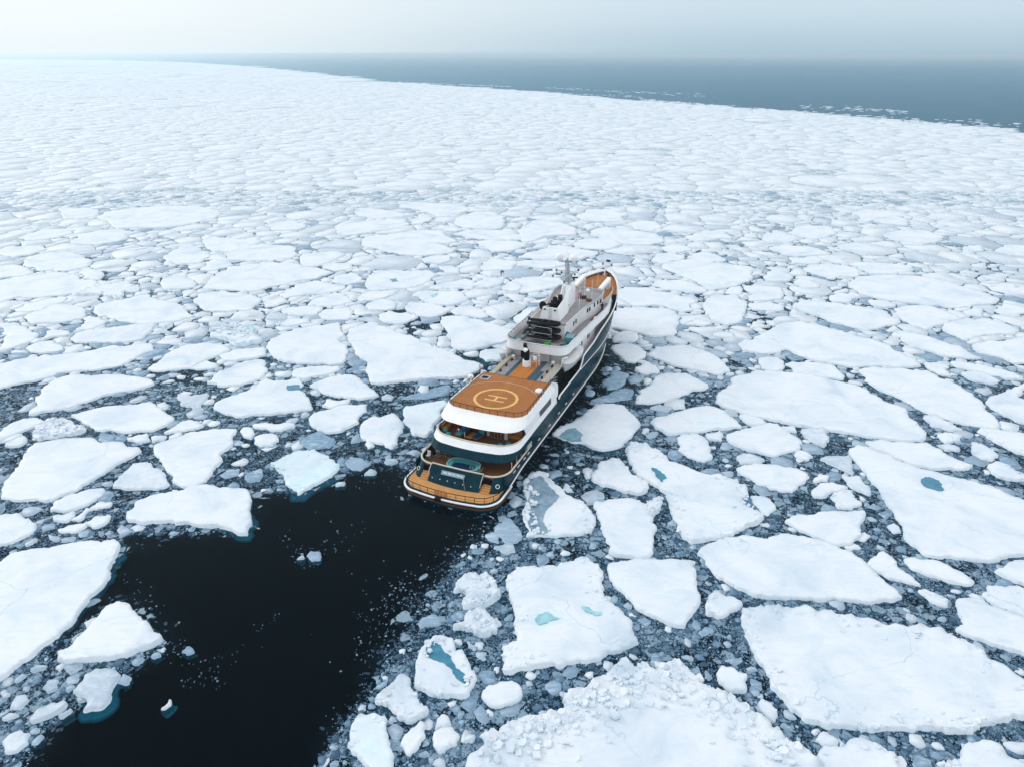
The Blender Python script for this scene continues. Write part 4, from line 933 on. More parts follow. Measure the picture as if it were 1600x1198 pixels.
yacht = bpy.data.objects.new('expedition_yacht', None); COL.objects.link(yacht)
yacht.location = (SHIP_X, SHIP_Y, 0); yacht.rotation_euler = (0, 0, -SHIP_H)
tag(yacht, 'teal and white expedition yacht with helicopter deck moored in the pack ice', 'yacht')
class MB:
    def __init__(s): s.v = []; s.f = []
    def add(s, v, f): b = len(s.v); s.v += [tuple(x) for x in v]; s.f += [tuple(i + b for i in q) for q in f]; return s
    def box(s, x0, x1, y0, y1, z0, z1, tp=0.0):
        v = [(x0, y0, z0), (x1, y0, z0), (x1, y1, z0), (x0, y1, z0), (x0 + tp, y0 + tp, z1), (x1 - tp, y0 + tp, z1), (x1 - tp, y1 - tp, z1), (x0 + tp, y1 - tp, z1)]
        return s.add(v, [(3, 2, 1, 0), (4, 5, 6, 7), (0, 1, 5, 4), (1, 2, 6, 5), (2, 3, 7, 6), (3, 0, 4, 7)])
    def obox(s, c, size, yaw=0, pitch=0, tp=0.0):
        hx, hy, hz = [q / 2 for q in size]; cy, sy = math.cos(yaw), math.sin(yaw); cp, sp = math.cos(pitch), math.sin(pitch); v = []
        for z, k_ in ((-hz, 0), (hz, tp)):
            for x, y in ((-hx + k_, -hy + k_), (hx - k_, -hy + k_), (hx - k_, hy - k_), (-hx + k_, hy - k_)):
                y2, z2 = y * cp - z * sp, y * sp + z * cp; v.append((c[0] + x * cy - y2 * sy, c[1] + x * sy + y2 * cy, c[2] + z2))
        return s.add(v, [(3, 2, 1, 0), (4, 5, 6, 7), (0, 1, 5, 4), (1, 2, 6, 5), (2, 3, 7, 6), (3, 0, 4, 7)])
    def tube(s, path, r, n=6, closed=False, caps=True):
        P = [Vector(p) for p in path]; m = len(P); rings = []
        for i, p in enumerate(P):
            a = P[i - 1] if (i > 0 or closed) else p; b = P[(i + 1) % m] if (i < m - 1 or closed) else p
            d = (b - a); d = d.normalized() if d.length > 1e-9 else Vector((0, 0, 1))
            u = d.cross(Vector((0, 0, 1)));
            if u.length < .05: u = d.cross(Vector((0, 1, 0)))
            u.normalize(); w = d.cross(u); rr = r[i] if isinstance(r, (list, tuple)) else r
            rings.append([p + (u * math.cos(2 * math.pi * k_ / n) + w * math.sin(2 * math.pi * k_ / n)) * rr for k_ in range(n)])
        v = [q for g in rings for q in g]; fc = []
        for i in range(m if closed else m - 1):
            for k_ in range(n):
                a = i * n + k_; b = i * n + (k_ + 1) % n; j = ((i + 1) % m) * n; fc.append((a, b, j + (k_ + 1) % n, j + k_))
        if caps and not closed: fc += [tuple(range(n))[::-1], tuple((m - 1) * n + k_ for k_ in range(n))]
        return s.add(v, fc)
    def cyl(s, c, r, h, n=16, r2=None):
        r2 = r if r2 is None else r2; v = [(c[0] + r * math.cos(2 * math.pi * i / n), c[1] + r * math.sin(2 * math.pi * i / n), c[2]) for i in range(n)] + [(c[0] + r2 * math.cos(2 * math.pi * i / n), c[1] + r2 * math.sin(2 * math.pi * i / n), c[2] + h) for i in range(n)]
        return s.add(v, [tuple(range(n))[::-1], tuple(range(n, 2 * n))] + [(i, (i + 1) % n, n + (i + 1) % n, n + i) for i in range(n)])
    def sph(s, c, r, sx=1, sy=1, sz=1, n=16, m=10, z0=-1.0):
        v = []; fc = []
        for j in range(m + 1):
            ph_ = math.asin(max(-1, min(1, z0))) + (math.pi / 2 - math.asin(max(-1, min(1, z0)))) * j / m
            for i in range(n): v.append((c[0] + r * sx * math.cos(ph_) * math.cos(2 * math.pi * i / n), c[1] + r * sy * math.cos(ph_) * math.sin(2 * math.pi * i / n), c[2] + r * sz * math.sin(ph_)))
        for j in range(m):
            for i in range(n): fc.append((j * n + i, j * n + (i + 1) % n, (j + 1) * n + (i + 1) % n, (j + 1) * n + i))
        return s.add(v, fc)
    def plate(s, poly, z0, z1):
        n = len(poly); area = sum(poly[i][0] * poly[(i + 1) % n][1] - poly[(i + 1) % n][0] * poly[i][1] for i in range(n))
        if area < 0: poly = poly[::-1]
        v = [(x, y, z0) for x, y in poly] + [(x, y, z1) for x, y in poly]
        return s.add(v, [tuple(range(n))[::-1], tuple(range(n, 2 * n))] + [(i, (i + 1) % n, n + (i + 1) % n, n + i) for i in range(n)])
    def wall(s, lo, hi, thick, zl, zh):
        """open wall: outline lo at height zl (number or list) rising to outline hi at zh, thickness inward (towards x = 0 side of the path's left)"""
        n = len(lo); zl = zl if isinstance(zl, (list, tuple)) else [zl] * n; zh = zh if isinstance(zh, (list, tuple)) else [zh] * n
        def off(p):
            r = []
            for i in range(n):
                a = Vector(p[max(0, i - 1)]); b = Vector(p[min(n - 1, i + 1)]); d = (b - a).normalized(); r.append((p[i][0] - d.y * thick, p[i][1] + d.x * thick))
            return r
        li, hi_ = off(lo), off(hi)
        v = [(lo[i][0], lo[i][1], zl[i]) for i in range(n)] + [(hi[i][0], hi[i][1], zh[i]) for i in range(n)] + [(hi_[i][0], hi_[i][1], zh[i]) for i in range(n)] + [(li[i][0], li[i][1], zl[i]) for i in range(n)]
        fc = []
        for i in range(n - 1):
            for a, b in ((0, 1), (1, 2), (2, 3), (3, 0)): fc.append((a * n + i, a * n + i + 1, b * n + i + 1, b * n + i))
        fc += [(0, n, 2 * n, 3 * n), (n - 1, 4 * n - 1, 3 * n - 1, 2 * n - 1)]
        return s.add(v, fc)
    def build(s, name, mat, parent=None, smooth=False, bevel=0.0, loc=None, rot=None, auto=None):
        o = mesh_obj(name, s.v, s.f, mat, parent, smooth, loc, rot)
        if smooth and auto: o.data.set_sharp_from_angle(angle=R(auto))
        if bevel:
            b = o.modifiers.new('b', 'BEVEL'); b.width = bevel; b.segments = 2; b.limit_method = 'ANGLE'
        return o
def Y_(name, mb, mat, parent=yacht, **k): return mb.build(name, mat, parent, **k)
def stern_plan(yf, ya, w, r, camber=0.6, wf=None, n=9, wa=None, m=9):
    """outline from starboard-forward round the stern to port-forward (goes clockwise seen from above: keep the deck on the right)"""
    wf = w if wf is None else wf; pts = [(wf, yf)]
    if yf > ya + r + camber + 3: pts.append((w + (wf - w) * .35, ya + r + camber + (yf - ya) * .35))
    xc, yc = w - r, ya + r + camber * ((w - r) / w) ** 2 if w else 0
    for i in range(n):
        a = math.pi / 2 * i / (n - 1); pts.append((xc + r * math.cos(a), yc - r * math.sin(a)))
    x0 = xc
    for i in range(1, m):
        x = x0 - 2 * x0 * i / m; pts.append((x, ya + camber * (x / w) ** 2))
    left = [(-p[0], p[1]) for p in pts[:len(pts) - (m - 1)]][::-1]
    return pts + left
# ---- hull
LV = [(-2.0, 5.2, 62.5, 1.15), (0.0, 5.95, 66.0, 1.1), (1.55, 6.35, 67.0, .95), (3.2, 6.32, 68.4, .8), (4.7, 6.28, 69.6, .7)]
TOPZ = [(4, 2.72), (13.6, 2.72), (14.2, 4.22), (24.2, 4.25), (25.0, 4.9), (30, 5.0), (34.6, 5.1), (35.6, 5.7), (36.4, 6.7), (38, 6.8), (42, 6.95), (44.5, 7.35), (46.5, 7.65), (52, 7.95), (57, 8.25), (60.2, 8.55), (60.9, 9.3), (62, 9.6), (66, 10.1), (71.5, 10.7)]
def topz(a): return float(np.interp(a, [q[0] for q in TOPZ], [q[1] for q in TOPZ]))
A0 = 42.0
def hull_half(a, z):
    """half breadth at station a and height z"""
    full = float(np.interp(z, [-2, 0, 1.55, 3.2, 4.7, 10], [5.2, 5.95, 6.35, 6.32, 6.28, 6.25])); aend = float(np.interp(z, [-2, 0, 1.55, 3.2, 4.7, 10.5], [62.5, 66.0, 67.0, 68.4, 69.4, 71.5]))
    if a <= A0: return full * (1 - .03 * max(0, (12 - a) / 12) ** 2)
    s_ = min(1, (a - A0) / (aend - A0)); e = float(np.interp(z, [0, 1.55, 4.7, 8, 10.5], [1.75, 1.9, 2.5, 3.2, 3.4])); q = float(np.interp(z, [0, 4.7, 10.5], [.95, .8, .72]))
    return full * max(0.0, 1 - s_ ** e) ** q
aend_top = 71.5
def hull_pt(s_, lev):
    """s_: 0..1 along the ship, lev: index into the levels"""
    if lev < len(LV): z, _, ae, _ = LV[lev]
    else: z, ae = None, aend_top
    a = 4.6 + (A0 - 4.6) * (s_ / .5) if s_ <= .5 else A0 + (ae - A0) * ((s_ - .5) / .5)
    if z is None:
        z = topz(a)
    elif a < 24: z = min(z, topz(a) - .12 * (len(LV) - lev)) if z > 2 else z
    return hull_half(a, z), a, z
NS = 120
ss = [i / NS for i in range(NS + 1)]
ss = sorted(set(ss + [(13.65 - 4.6) / (A0 - 4.6) * .5, (14.2 - 4.6) / (A0 - 4.6) * .5, (35.6 - 4.6) / (A0 - 4.6) * .5, (24.2 - 4.6) / (A0 - 4.6) * .5]))
hm = MB(); nl = len(LV) + 1
for sgn in (1, -1):
    v = []
    for s_ in ss:
        for lev in range(nl):
            b_, a, z = hull_pt(s_, lev); v.append((sgn * b_, a, z))
    fc = []
    for i in range(len(ss) - 1):
        for l in range(nl - 1):
            q = (i * nl + l, (i + 1) * nl + l, (i + 1) * nl + l + 1, i * nl + l + 1); fc.append(q if sgn > 0 else q[::-1])
    hm.add(v, fc)
hull = Y_('hull', hm, TEAL, smooth=True)
so = hull.modifiers.new('s', 'SOLIDIFY'); so.thickness = .14; so.offset = -1
for sgn in (1, -1):
    path = [(sgn * (b_ - .04), a, z + .03) for b_, a, z in (hull_pt(s_, nl - 1) for s_ in ss) if a > 24.3]
    Y_('rail_cap', MB().tube(path, .13, 6), WHITE, hull, smooth=True)
    path = [(sgn * (hull_half(a, 1.2 + .012 * a) + .07 + .2 * min(1, max(0, (10 - a) / 4))), a, 1.03 + .17 * min(1, (a - 5.6) / 5) + .012 * a) for a in np.linspace(5.6, 66.6, 60)]
    Y_('rubbing_strake', MB().tube(path, .10, 6), WHITE, hull, smooth=True)
    path = [(sgn * (hull_half(a, 4.72) + .05), a, 5.08 - .36 * min(1, (a - 34.8) / 10)) for a in np.linspace(34.8, 69.0, 50)]
    Y_('knuckle_line', MB().tube(path, .075, 5), WHITE, hull, smooth=True)
wm = MB()
for a, z in ((17, 3.0), (19.2, 3.0), (21.4, 3.0), (27.5, 3.1), (29, 3.1), (38, 3.3), (41, 3.3), (44, 3.4), (48, 3.5), (51, 3.6), (54, 3.8), (57, 4.0), (46, 5.9), (50, 6.1), (54, 6.3)):
    for sgn in (1, -1):
        b_ = hull_half(a, z); b2 = hull_half(a + .4, z); w = MB(); w.cyl((0, 0, 0), .24, .06, 14)
        an = math.atan2(b2 - b_, .4); o = Y_('porthole', w, GLASS, hull, loc=(sgn * (b_ - .01), a, z), rot=(0, sgn * R(90), 0))
for a in (7.2, 8.6, 10.6, 12.0, 16, 20.2, 24.2, 27.5, 31):       # scupper slits
    Y_('scupper', MB().box(-.03, .03, 0, .7, 0, .10), WHITE, hull, loc=(hull_half(a, 2.1) + .03, a, 2.1 + .008 * a))
# ---- swimming platform
pl_out = stern_plan(6.0, 0.0, 6.6, 2.6, .9)
Y_('swim_platform', MB().plate(stern_plan(6.0, 0.12, 6.5, 2.5, .9), -1.2, 1.14), TEAL)
Y_('platform_teak', MB().plate(stern_plan(5.6, .42, 6.2, 2.3, .9), 1.144, 1.2), PLAT)
Y_('platform_fender', MB().tube([(x, y, 1.03) for x, y in pl_out], .14, 8), WHITE, smooth=True)
Y_('waterline_band', MB().tube([(x * .985, y + .12, .45) for x, y in pl_out], .16, 6), ANTI, smooth=True)
def railing(name, pts, h, z, n_post_gap=1.2, mat=STEEL, wires=2, r=.022, parent=yacht, top_r=None):
    m = MB(); top_r = top_r or r * 1.3; P = [Vector((p[0], p[1], p[2] if len(p) > 2 else z)) for p in pts]; L = 0; last = None; acc = 0
    cum = [0]
    for i in range(1, len(P)): cum.append(cum[-1] + (P[i] - P[i - 1]).length)
    n_ = max(1, int(round(cum[-1] / n_post_gap)))
    for k_ in range(n_ + 1):
        d = cum[-1] * k_ / n_; i = max(j for j in range(len(cum)) if cum[j] <= d + 1e-9); i = min(i, len(P) - 2); u = (d - cum[i]) / max(1e-9, cum[i + 1] - cum[i]); p = P[i].lerp(P[i + 1], u)
        m.tube([p, p + Vector((0, 0, h))], r, 5)
    m.tube([p + Vector((0, 0, h)) for p in P], top_r, 5)
    for w in range(wires): m.tube([p + Vector((0, 0, h * (w + 1) / (wires + 1))) for p in P], r * .55, 4)
    return Y_(name, m, mat, parent)
rp = [p for p in stern_plan(5.2, .22, 6.42, 2.5, .9)]
mid = [p for p in rp if p[0] > -.1 and p[0] < 99]; r_star = [p for p in rp if p[0] > .5]; r_port = [p for p in rp if p[0] < -1.15]
railing('platform_railing', r_star + [(.5, .22)], .85, 1.2, 1.15, DARK, 1, .035)
railing('platform_railing', [(-1.15, .25)] + r_port, .85, 1.2, 1.15, DARK, 1, .035)
g_ = MB()
for k_ in range(8): g_.box(-1.05 + k_ * .19, -.99 + k_ * .19, .28, .34, 1.2, 2.0)
g_.box(-1.1, .4, .28, .34, 2.0, 2.06); Y_('boarding_gate', g_, RED)
Y_('boarding_ladder', MB().box(-1.0, -.2, -.34, .1, .82, 1.215), BLACK)
# ---- main deck: raked transom panel, stairs, wings, bulwark
t_ = MB(); tp = .16
bot = [(x, 2.45 + .35 * (x / 3.5) ** 2) for x in np.linspace(3.5, -3.6, 9)]; top = [(x * 1.0, 4.15 + .1 * (x / 3.5) ** 2) for x in np.linspace(3.6, -3.6, 9)]
t_.wall(bot, top, -tp, 1.2, 3.02)
t_.v = [(x, y, z) for x, y, z in t_.v]
panel = Y_('transom_panel', t_, TEAL)
Y_('coaming_cap', MB().tube([(x, y - .02, 3.06) for x, y in top], .10, 6), CREAM, smooth=True)
nb = MB(); nb.obox((0, 0, 0), (3.2, .06, .56)); nb_o = Y_('name_board', nb, TQGRAY, panel, loc=(-.27, 3.42, 2.55), rot=(R(-42), 0, 0))
lt = MB(); rl = random.Random(4)
for k_ in range(13):                         # the name is too small to read in the photograph: keep its pale letter strokes
    x = -1.36 + k_ * .222; hgt = .24
    lt.box(x, x + .035, -.045, -.031, -hgt / 2, hgt / 2)
    if rl.random() < .75: lt.box(x + .035, x + .13, -.045, -.031, hgt / 2 - .04, hgt / 2)
    if rl.random() < .6: lt.box(x + .035, x + .12, -.045, -.031, -.02, .02)
    if rl.random() < .5: lt.box(x + .13, x + .165, -.045, -.031, -hgt / 2, hgt / 2)
lo_ = Y_('lettering', lt, WHITE, nb_o)
for x in (-3.0, -1.9, -.85, .2, 1.3, 2.4):
    Y_('stern_light', MB().sph((0, 0, 0), .07, n=8, m=5), WHITE, panel, loc=(x, 3.0 - .04, 1.75))
Y_('ensign_staff', MB().tube([(1.9, 2.35, 1.2), (1.7, 2.3, 3.3)], .035, 6), STEEL)
for sgn in (1, -1):
    s_ = MB()
    for k_ in range(4): s_.box(min(sgn * 3.7, sgn * 4.8), max(sgn * 3.7, sgn * 4.8), 2.85 + k_ * .30, 3.12 + k_ * .30, 1.2, 1.36 + .16 * k_)
    Y_('stern_stairs', s_, PLAT)
    Y_('stair_wall', MB().box(min(sgn * 3.66, sgn * 4.82), max(sgn * 3.66, sgn * 4.82), 4.05, 4.14, 1.2, 2.68), DARK)  # darkness of the stair recess painted on as near-black
    Y_('stair_handrail', MB().tube([(sgn * 3.62, 2.9, 1.9), (sgn * 3.62, 3.3, 2.4), (sgn * 3.62, 4.1, 3.1)], .04, 5), STEEL)
cap = stern_plan(13.6, 4.25, 6.24, 2.3, .45)
for sgn in (1, -1):
    tpts, bpts = [(sgn * 4.82, 4.48)], [(sgn * 4.82, 3.1)]
    for i in range(10):
        an = math.pi / 2 * i / 9; tpts.append((sgn * (4.86 + 1.38 * math.sin(an)), 4.50 + 2.2 * (1 - math.cos(an)))); bpts.append((sgn * (4.9 + 1.36 * math.sin(an)), 3.12 + 2.3 * (1 - math.cos(an))))
    tpts.append((sgn * 6.24, 7.2)); bpts.append((sgn * 6.30, 6.0))
    if sgn > 0: tpts, bpts = tpts[::-1], bpts[::-1]
    Y_('stern_wing', MB().wall(bpts, tpts, -.14, 1.2, 2.7), TEAL, smooth=True, auto=50)
Y_('bulwark_cap', MB().tube([(x, y, 2.75) for x, y in cap], .13, 6), CREAM, smooth=True)
hw = MB(); hw.tube([(0.24 * math.cos(i * math.pi / 6), 0, .24 * math.sin(i * math.pi / 6)) for i in range(12)], .045, 5, closed=True)
for sgn in (1, -1): Y_('fairlead', MB().add(hw.v, hw.f), WHITE, loc=(sgn * 5.55, 4.02, 1.9), rot=(R(-30), 0, sgn * R(28)))
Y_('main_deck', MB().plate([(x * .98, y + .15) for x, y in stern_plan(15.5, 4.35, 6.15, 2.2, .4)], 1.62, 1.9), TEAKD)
# pool
pool_out = [(x, y) for x, y in [(2.15 * math.copysign(abs(math.cos(a)) ** .5, math.cos(a)) + .02, 5.85 + 1.2 * math.copysign(abs(math.sin(a)) ** .6, math.sin(a))) for a in np.linspace(0, 2 * math.pi, 33)[:-1]]]
def ringwall(m, pts, k_, z0, z1):
    cx = sum(p[0] for p in pts) / len(pts); cy = sum(p[1] for p in pts) / len(pts); inn = [(cx + (x - cx) * k_, cy + (y - cy) * k_) for x, y in pts]; n = len(pts)
    m.add([(x, y, z0) for x, y in pts] + [(x, y, z1) for x, y in pts] + [(x, y, z1) for x, y in inn] + [(x, y, z0) for x, y in inn], [(a * n + i, a * n + (i + 1) % n, b * n + (i + 1) % n, b * n + i) for i in range(n) for a, b in ((0, 1), (1, 2), (2, 3))]); return inn
m = MB(); inn = ringwall(m, pool_out, .93, 1.9, 2.72); pool = Y_('pool', m, POOLT)
Y_('pool_rim', MB().tube([(x, y, 2.75) for x, y in pool_out], .085, 6, closed=True), TQGRAY, pool, smooth=True)
m = MB(); i2 = [(sum((0, x)) * .80 - .05, 5.85 + (y - 5.85) * .72) for x, y in inn]; ringwall(m, inn, .80, 1.95, 2.62); Y_('pool_bench', m, POOLT, pool)
Y_('pool_water', MB().plate([(x * .985, y) for x, y in inn], 2.0, 2.25), POOLW, pool)
m = MB()
for dx in (0, .35): m.tube([(1.2 + dx, 5.6, 2.4), (1.2 + dx, 5.6, 3.0), (1.25 + dx, 5.2, 3.1), (1.3 + dx, 5.0, 2.9)], .03, 5)
Y_('pool_ladder', m, STEEL, pool)
for c0 in ((-3.3, 6.4),):
    m = MB(); m.tube([(c0[0] + 1.0 * math.cos(a), c0[1] + .75 * math.sin(a), 2.85) for a in np.linspace(-.3, 3.5, 12)], .035, 5); m.tube([(c0[0] + .75 * math.cos(a), c0[1] + .55 * math.sin(a), 2.6) for a in np.linspace(-.3, 3.5, 12)], .03, 5)
    for a in np.linspace(-.3, 3.5, 5): m.tube([(c0[0] + 1.0 * math.cos(a), c0[1] + .75 * math.sin(a), 1.9), (c0[0] + 1.0 * math.cos(a), c0[1] + .75 * math.sin(a), 2.85)], .03, 5)
    Y_('stairwell_rail', m, STEEL)
m = MB(); m.tube([(2.55, 5.3, 1.9), (2.55, 5.3, 2.9), (2.3, 5.9, 2.95), (2.3, 5.9, 1.9)], .035, 5); m.tube([(2.1, 5.0, 2.6), (2.75, 5.2, 2.7), (2.6, 6.2, 2.7)], .035, 5); Y_('pool_guardrail', m, STEEL)
Y_('main_saloon_wall', MB().box(-5.6, 5.6, 11.2, 11.4, 1.9, 3.9), MOSAIC)
Y_('saloon_glazing', MB().box(-3.6, 3.6, 11.1, 11.16, 1.95, 3.4), GLASS)
for a in (7.2, 8.8, 10.4, 12.0):
    for sgn in (1, -1): Y_('deck_post', MB().tube([(sgn * 6.12, a, 2.8), (sgn * 6.05, a + .1, 3.6)], .06, 6), BEIGE)
for sgn in (1, -1): Y_('side_window', MB().box(-.04, .04, 0, 1.6, 0, .62), LGREY, loc=(sgn * 6.30, 12.0, 2.82))  # pale grey stands in for the bright lit look of the window
# ---- upper deck ring: teal skirt and white bulwark
U0 = stern_plan(24.2, 6.35, 6.22, 2.9, .9); U1 = stern_plan(24.2, 7.15, 6.2, 2.9, .9); U2 = stern_plan(24.2, 7.85, 6.0, 2.7, .9)
Y_('upper_deck_skirt', MB().wall(U0, U1, -.14, 3.35, 4.18), TEAL, smooth=True, auto=40)
Y_('upper_bulwark', MB().wall(U1, U2, -.14, 4.184, 4.93), WHITE, smooth=True, auto=40)
Y_('upper_bulwark_cap', MB().tube([(x * .985, y + .08, 4.97) for x, y in U2 if y < 14.2], .12, 6), CREAM, smooth=True)
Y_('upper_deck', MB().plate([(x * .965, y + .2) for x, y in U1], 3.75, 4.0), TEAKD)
Y_('upper_deckhead', MB().plate([(x * .95, y + .4) for x, y in U0], 3.5, 3.6), LGREY)
Y_('lounge_wall', MB().box(-5.6, 5.6, 14.6, 14.8, 4.0, 6.6), MOSAIC); Y_('lounge_glazing', MB().box(-4.6, -.4, 14.5, 14.57, 4.05, 6.0), GLASS)
for x, y in ((.75, 11.95), (3.35, 11.85)): Y_('deck_column', MB().cyl((x, y, 4.0), .24, 2.4, 14), WHITE2)
for sgn in (1, -1):
    Y_('wing_wall', MB().add([(sgn * 5.98, 12.6, 4.95), (sgn * 5.98, 24.2, 4.95), (sgn * 5.93, 24.2, 6.35), (sgn * 5.93, 11.6, 6.35), (sgn * 5.84, 12.6, 4.95), (sgn * 5.84, 24.2, 4.95), (sgn * 5.79, 24.2, 6.35), (sgn * 5.79, 11.6, 6.35)],
        [(0, 1, 2, 3), (7, 6, 5, 4), (0, 4, 5, 1), (1, 5, 6, 2), (2, 6, 7, 3), (3, 7, 4, 0)]) if sgn > 0 else MB().add([(sgn * 5.98, 12.6, 4.95), (sgn * 5.98, 24.2, 4.95), (sgn * 5.93, 24.2, 6.35), (sgn * 5.93, 11.6, 6.35), (sgn * 5.84, 12.6, 4.95), (sgn * 5.84, 24.2, 4.95), (sgn * 5.79, 24.2, 6.35), (sgn * 5.79, 11.6, 6.35)], [(3, 2, 1, 0), (4, 5, 6, 7), (1, 5, 4, 0), (2, 6, 5, 1), (3, 7, 6, 2), (0, 4, 7, 3)]), WHITE)
    Y_('wing_window', MB().add([(sgn * 6.0, 17.6, 5.02), (sgn * 6.0, 21.9, 5.02), (sgn * 5.985, 21.9, 6.1), (sgn * 5.985, 17.2, 6.1), (sgn * 5.9, 17.6, 5.02), (sgn * 5.9, 21.9, 5.02), (sgn * 5.9, 21.9, 6.1), (sgn * 5.9, 17.2, 6.1)], [(0, 1, 2, 3), (7, 6, 5, 4), (0, 4, 5, 1), (1, 5, 6, 2), (2, 6, 7, 3), (3, 7, 4, 0)]), GLASS)
    m = MB(); m.tube([(sgn * 6.01, 17.6, 5.0), (sgn * 6.01, 21.9, 5.0), (sgn * 6.0, 21.9, 6.12), (sgn * 6.0, 17.2, 6.12)], .05, 5, closed=True); Y_('window_frame', m, WHITE)
    Y_('wing_end', MB().add([(sgn * x, y, z) for x in (5.985, 5.3) for y, z in ((23.9, 4.9), (24.9, 4.9), (25.0, 5.6), (24.9, 6.6), (24.5, 7.15), (23.9, 7.3))], [(0, 1, 2, 3, 4, 5), (11, 10, 9, 8, 7, 6)] + [(i, 6 + i, 6 + (i + 1) % 6, (i + 1) % 6) for i in range(6)]), WHITE)
# ---- helicopter deck
H0 = stern_plan(23.9, 9.3, 6.08, 2.7, .9, 5.95); H1 = stern_plan(23.75, 11.55, 5.8, 2.1, .5, 5.45)
Y_('helideck_fascia', MB().wall(H0, H1, -.16, 6.2, 7.3), WHITE, smooth=True, auto=40)
Y_('helideck_soffit', MB().plate([(x * .95, y + .45) for x, y in H0], 6.22, 6.3), LGREY)
HD = [(x, y) for x, y in stern_plan(23.7, 11.85, 5.62, 1.9, .45, 5.22)]
heli = Y_('helideck', MB().plate(HD, 6.95, 7.22), TEAK)
Y_('helideck_front', MB().box(-5.25, 5.25, 23.72, 23.8, 6.4, 7.24), MOSAIC, heli)
def flat_ring(cx, cy, ro, ri, z, n=64, a0=0, a1=2 * math.pi):
    m = MB(); v = []; fc = []; cl = abs(a1 - a0 - 2 * math.pi) < 1e-6; k_ = n if cl else n + 1
    for i in range(k_):
        a = a0 + (a1 - a0) * i / n; v += [(cx + ro * math.cos(a), cy + ro * math.sin(a), z), (cx + ri * math.cos(a), cy + ri * math.sin(a), z)]
    for i in range(n): j = (i + 1) % k_; fc.append((2 * i, 2 * j, 2 * j + 1, 2 * i + 1))
    return m.add(v, fc)
HC = (-.08, 16.35); HZ = 7.226
Y_('landing_circle', flat_ring(*HC, 3.12, 2.72, HZ), GOLD, heli)
m = MB(); m.box(HC[0] - 1.42, HC[0] + 1.42, 15.6, 15.9, HZ - .002, HZ + .002); m.box(HC[0] - 1.42, HC[0] + 1.42, 16.85, 17.15, HZ - .002, HZ + .002); m.box(HC[0] - .17, HC[0] + .17, 15.9, 16.85, HZ - .002, HZ + .002)
Y_('letter_h', m, GOLD, heli)
Y_('touchdown_arc', flat_ring(HC[0], HC[1] - .9, 6.3, 6.2, HZ, 48, R(38), R(147)), FRINGE, heli)
Y_('deck_edge_line', MB().tube([(x * .972, y + .14, HZ - .01) for x, y in HD], .025, 4), FRINGE, heli)
m = MB(); m.box(-5.0, -3.6, 21.4, 22.7, 7.2, 7.3); Y_('deck_hatch', m, LGREY, heli, bevel=.04); Y_('hatch_well', MB().box(-4.75, -3.85, 21.6, 22.4, 7.3, 7.32), BLACK, heli)
railing('helideck_railing', [(x * 1.0, y - .05) for x, y in stern_plan(23.6, 11.72, 5.72, 2.0, .45, 5.35)], .75, 7.28, 1.1, DARK, 2, .03)
for x, y, k_ in ((-5.75, 20.2, 0), (4.9, 19.9, 1)):
    m = MB(); m.cyl((x, y, 7.2), .12, .5, 8)
    if k_: m.sph((x, y, 7.75), .55, 1, 1.1, .6, 14, 8)
    else: m.sph((x, y, 7.9), .38, 1.2, 1, 1, 12, 8); m.cyl((x + .1, y - .5, 7.85), .2, .1, 10)
    Y_('deck_light_pod' if not k_ else 'foam_monitor_cover', m, WHITE, smooth=True, auto=50)
for sgn in (1, -1):
    m = MB()
    for k_ in range(4): m.tube([(sgn * (5.3 + .15 * k_), 22.6 + .35 * k_, 7.2), (sgn * (5.5 + .15 * k_), 22.7 + .35 * k_, 8.5)], .03, 5)
    m.tube([(sgn * 5.4, 22.5, 8.4), (sgn * 6.2, 23.9, 8.4)], .03, 5); m.tube([(sgn * 5.4, 22.5, 7.9), (sgn * 6.2, 23.9, 7.9)], .03, 5); Y_('safety_net_frame', m, STEEL)
# ---- roof strip between helideck and tender deck
Y_('mid_roof', MB().box(-4.35, 4.35, 23.8, 31.6, 6.2, 6.95), WHITE2)
Y_('mid_deck_grey', MB().plate([(-3.7, 23.82), (3.7, 23.82), (3.7, 31.4), (-3.7, 31.4)], 6.954, 7.0), GREY)
Y_('mid_deck_teak', MB().box(-1.55, 1.30, 23.82, 31.2, 7.0, 7.06), ORTEAK)
for x0, x1, y1 in ((-2.15, -1.72, 31.2), (1.45, 1.55, 31.2), (1.72, 2.0, 31.2), (2.2, 2.45, 27.6), (2.6, 2.75, 27.6)): Y_('guide_rail', MB().box(x0, x1, 23.82, y1, 7.0, 7.12), TRACK)
for sgn in (1, -1):
    Y_('mid_coaming', MB().box(min(sgn * 3.7, sgn * 4.42), max(sgn * 3.7, sgn * 4.42), 23.9, 32, 6.95, 7.22), BEIGE); Y_('mid_side', MB().box(min(sgn * 4.42, sgn * 4.5), max(sgn * 4.42, sgn * 4.5), 23.9, 32.5, 4.4, 7.1), WHITE2)
    Y_('boat_bay_floor', MB().box(min(sgn * 4.5, sgn * 6.15), max(sgn * 4.5, sgn * 6.15), 24.3, 37, 3.6, 3.7), DARK); Y_('boat_bay_wall', MB().box(min(sgn * 4.5, sgn * 4.56), max(sgn * 4.5, sgn * 4.56), 24.8, 36.5, 3.7, 6.7), BLACK)  # darkness of the bay put into the colour of floor and wall
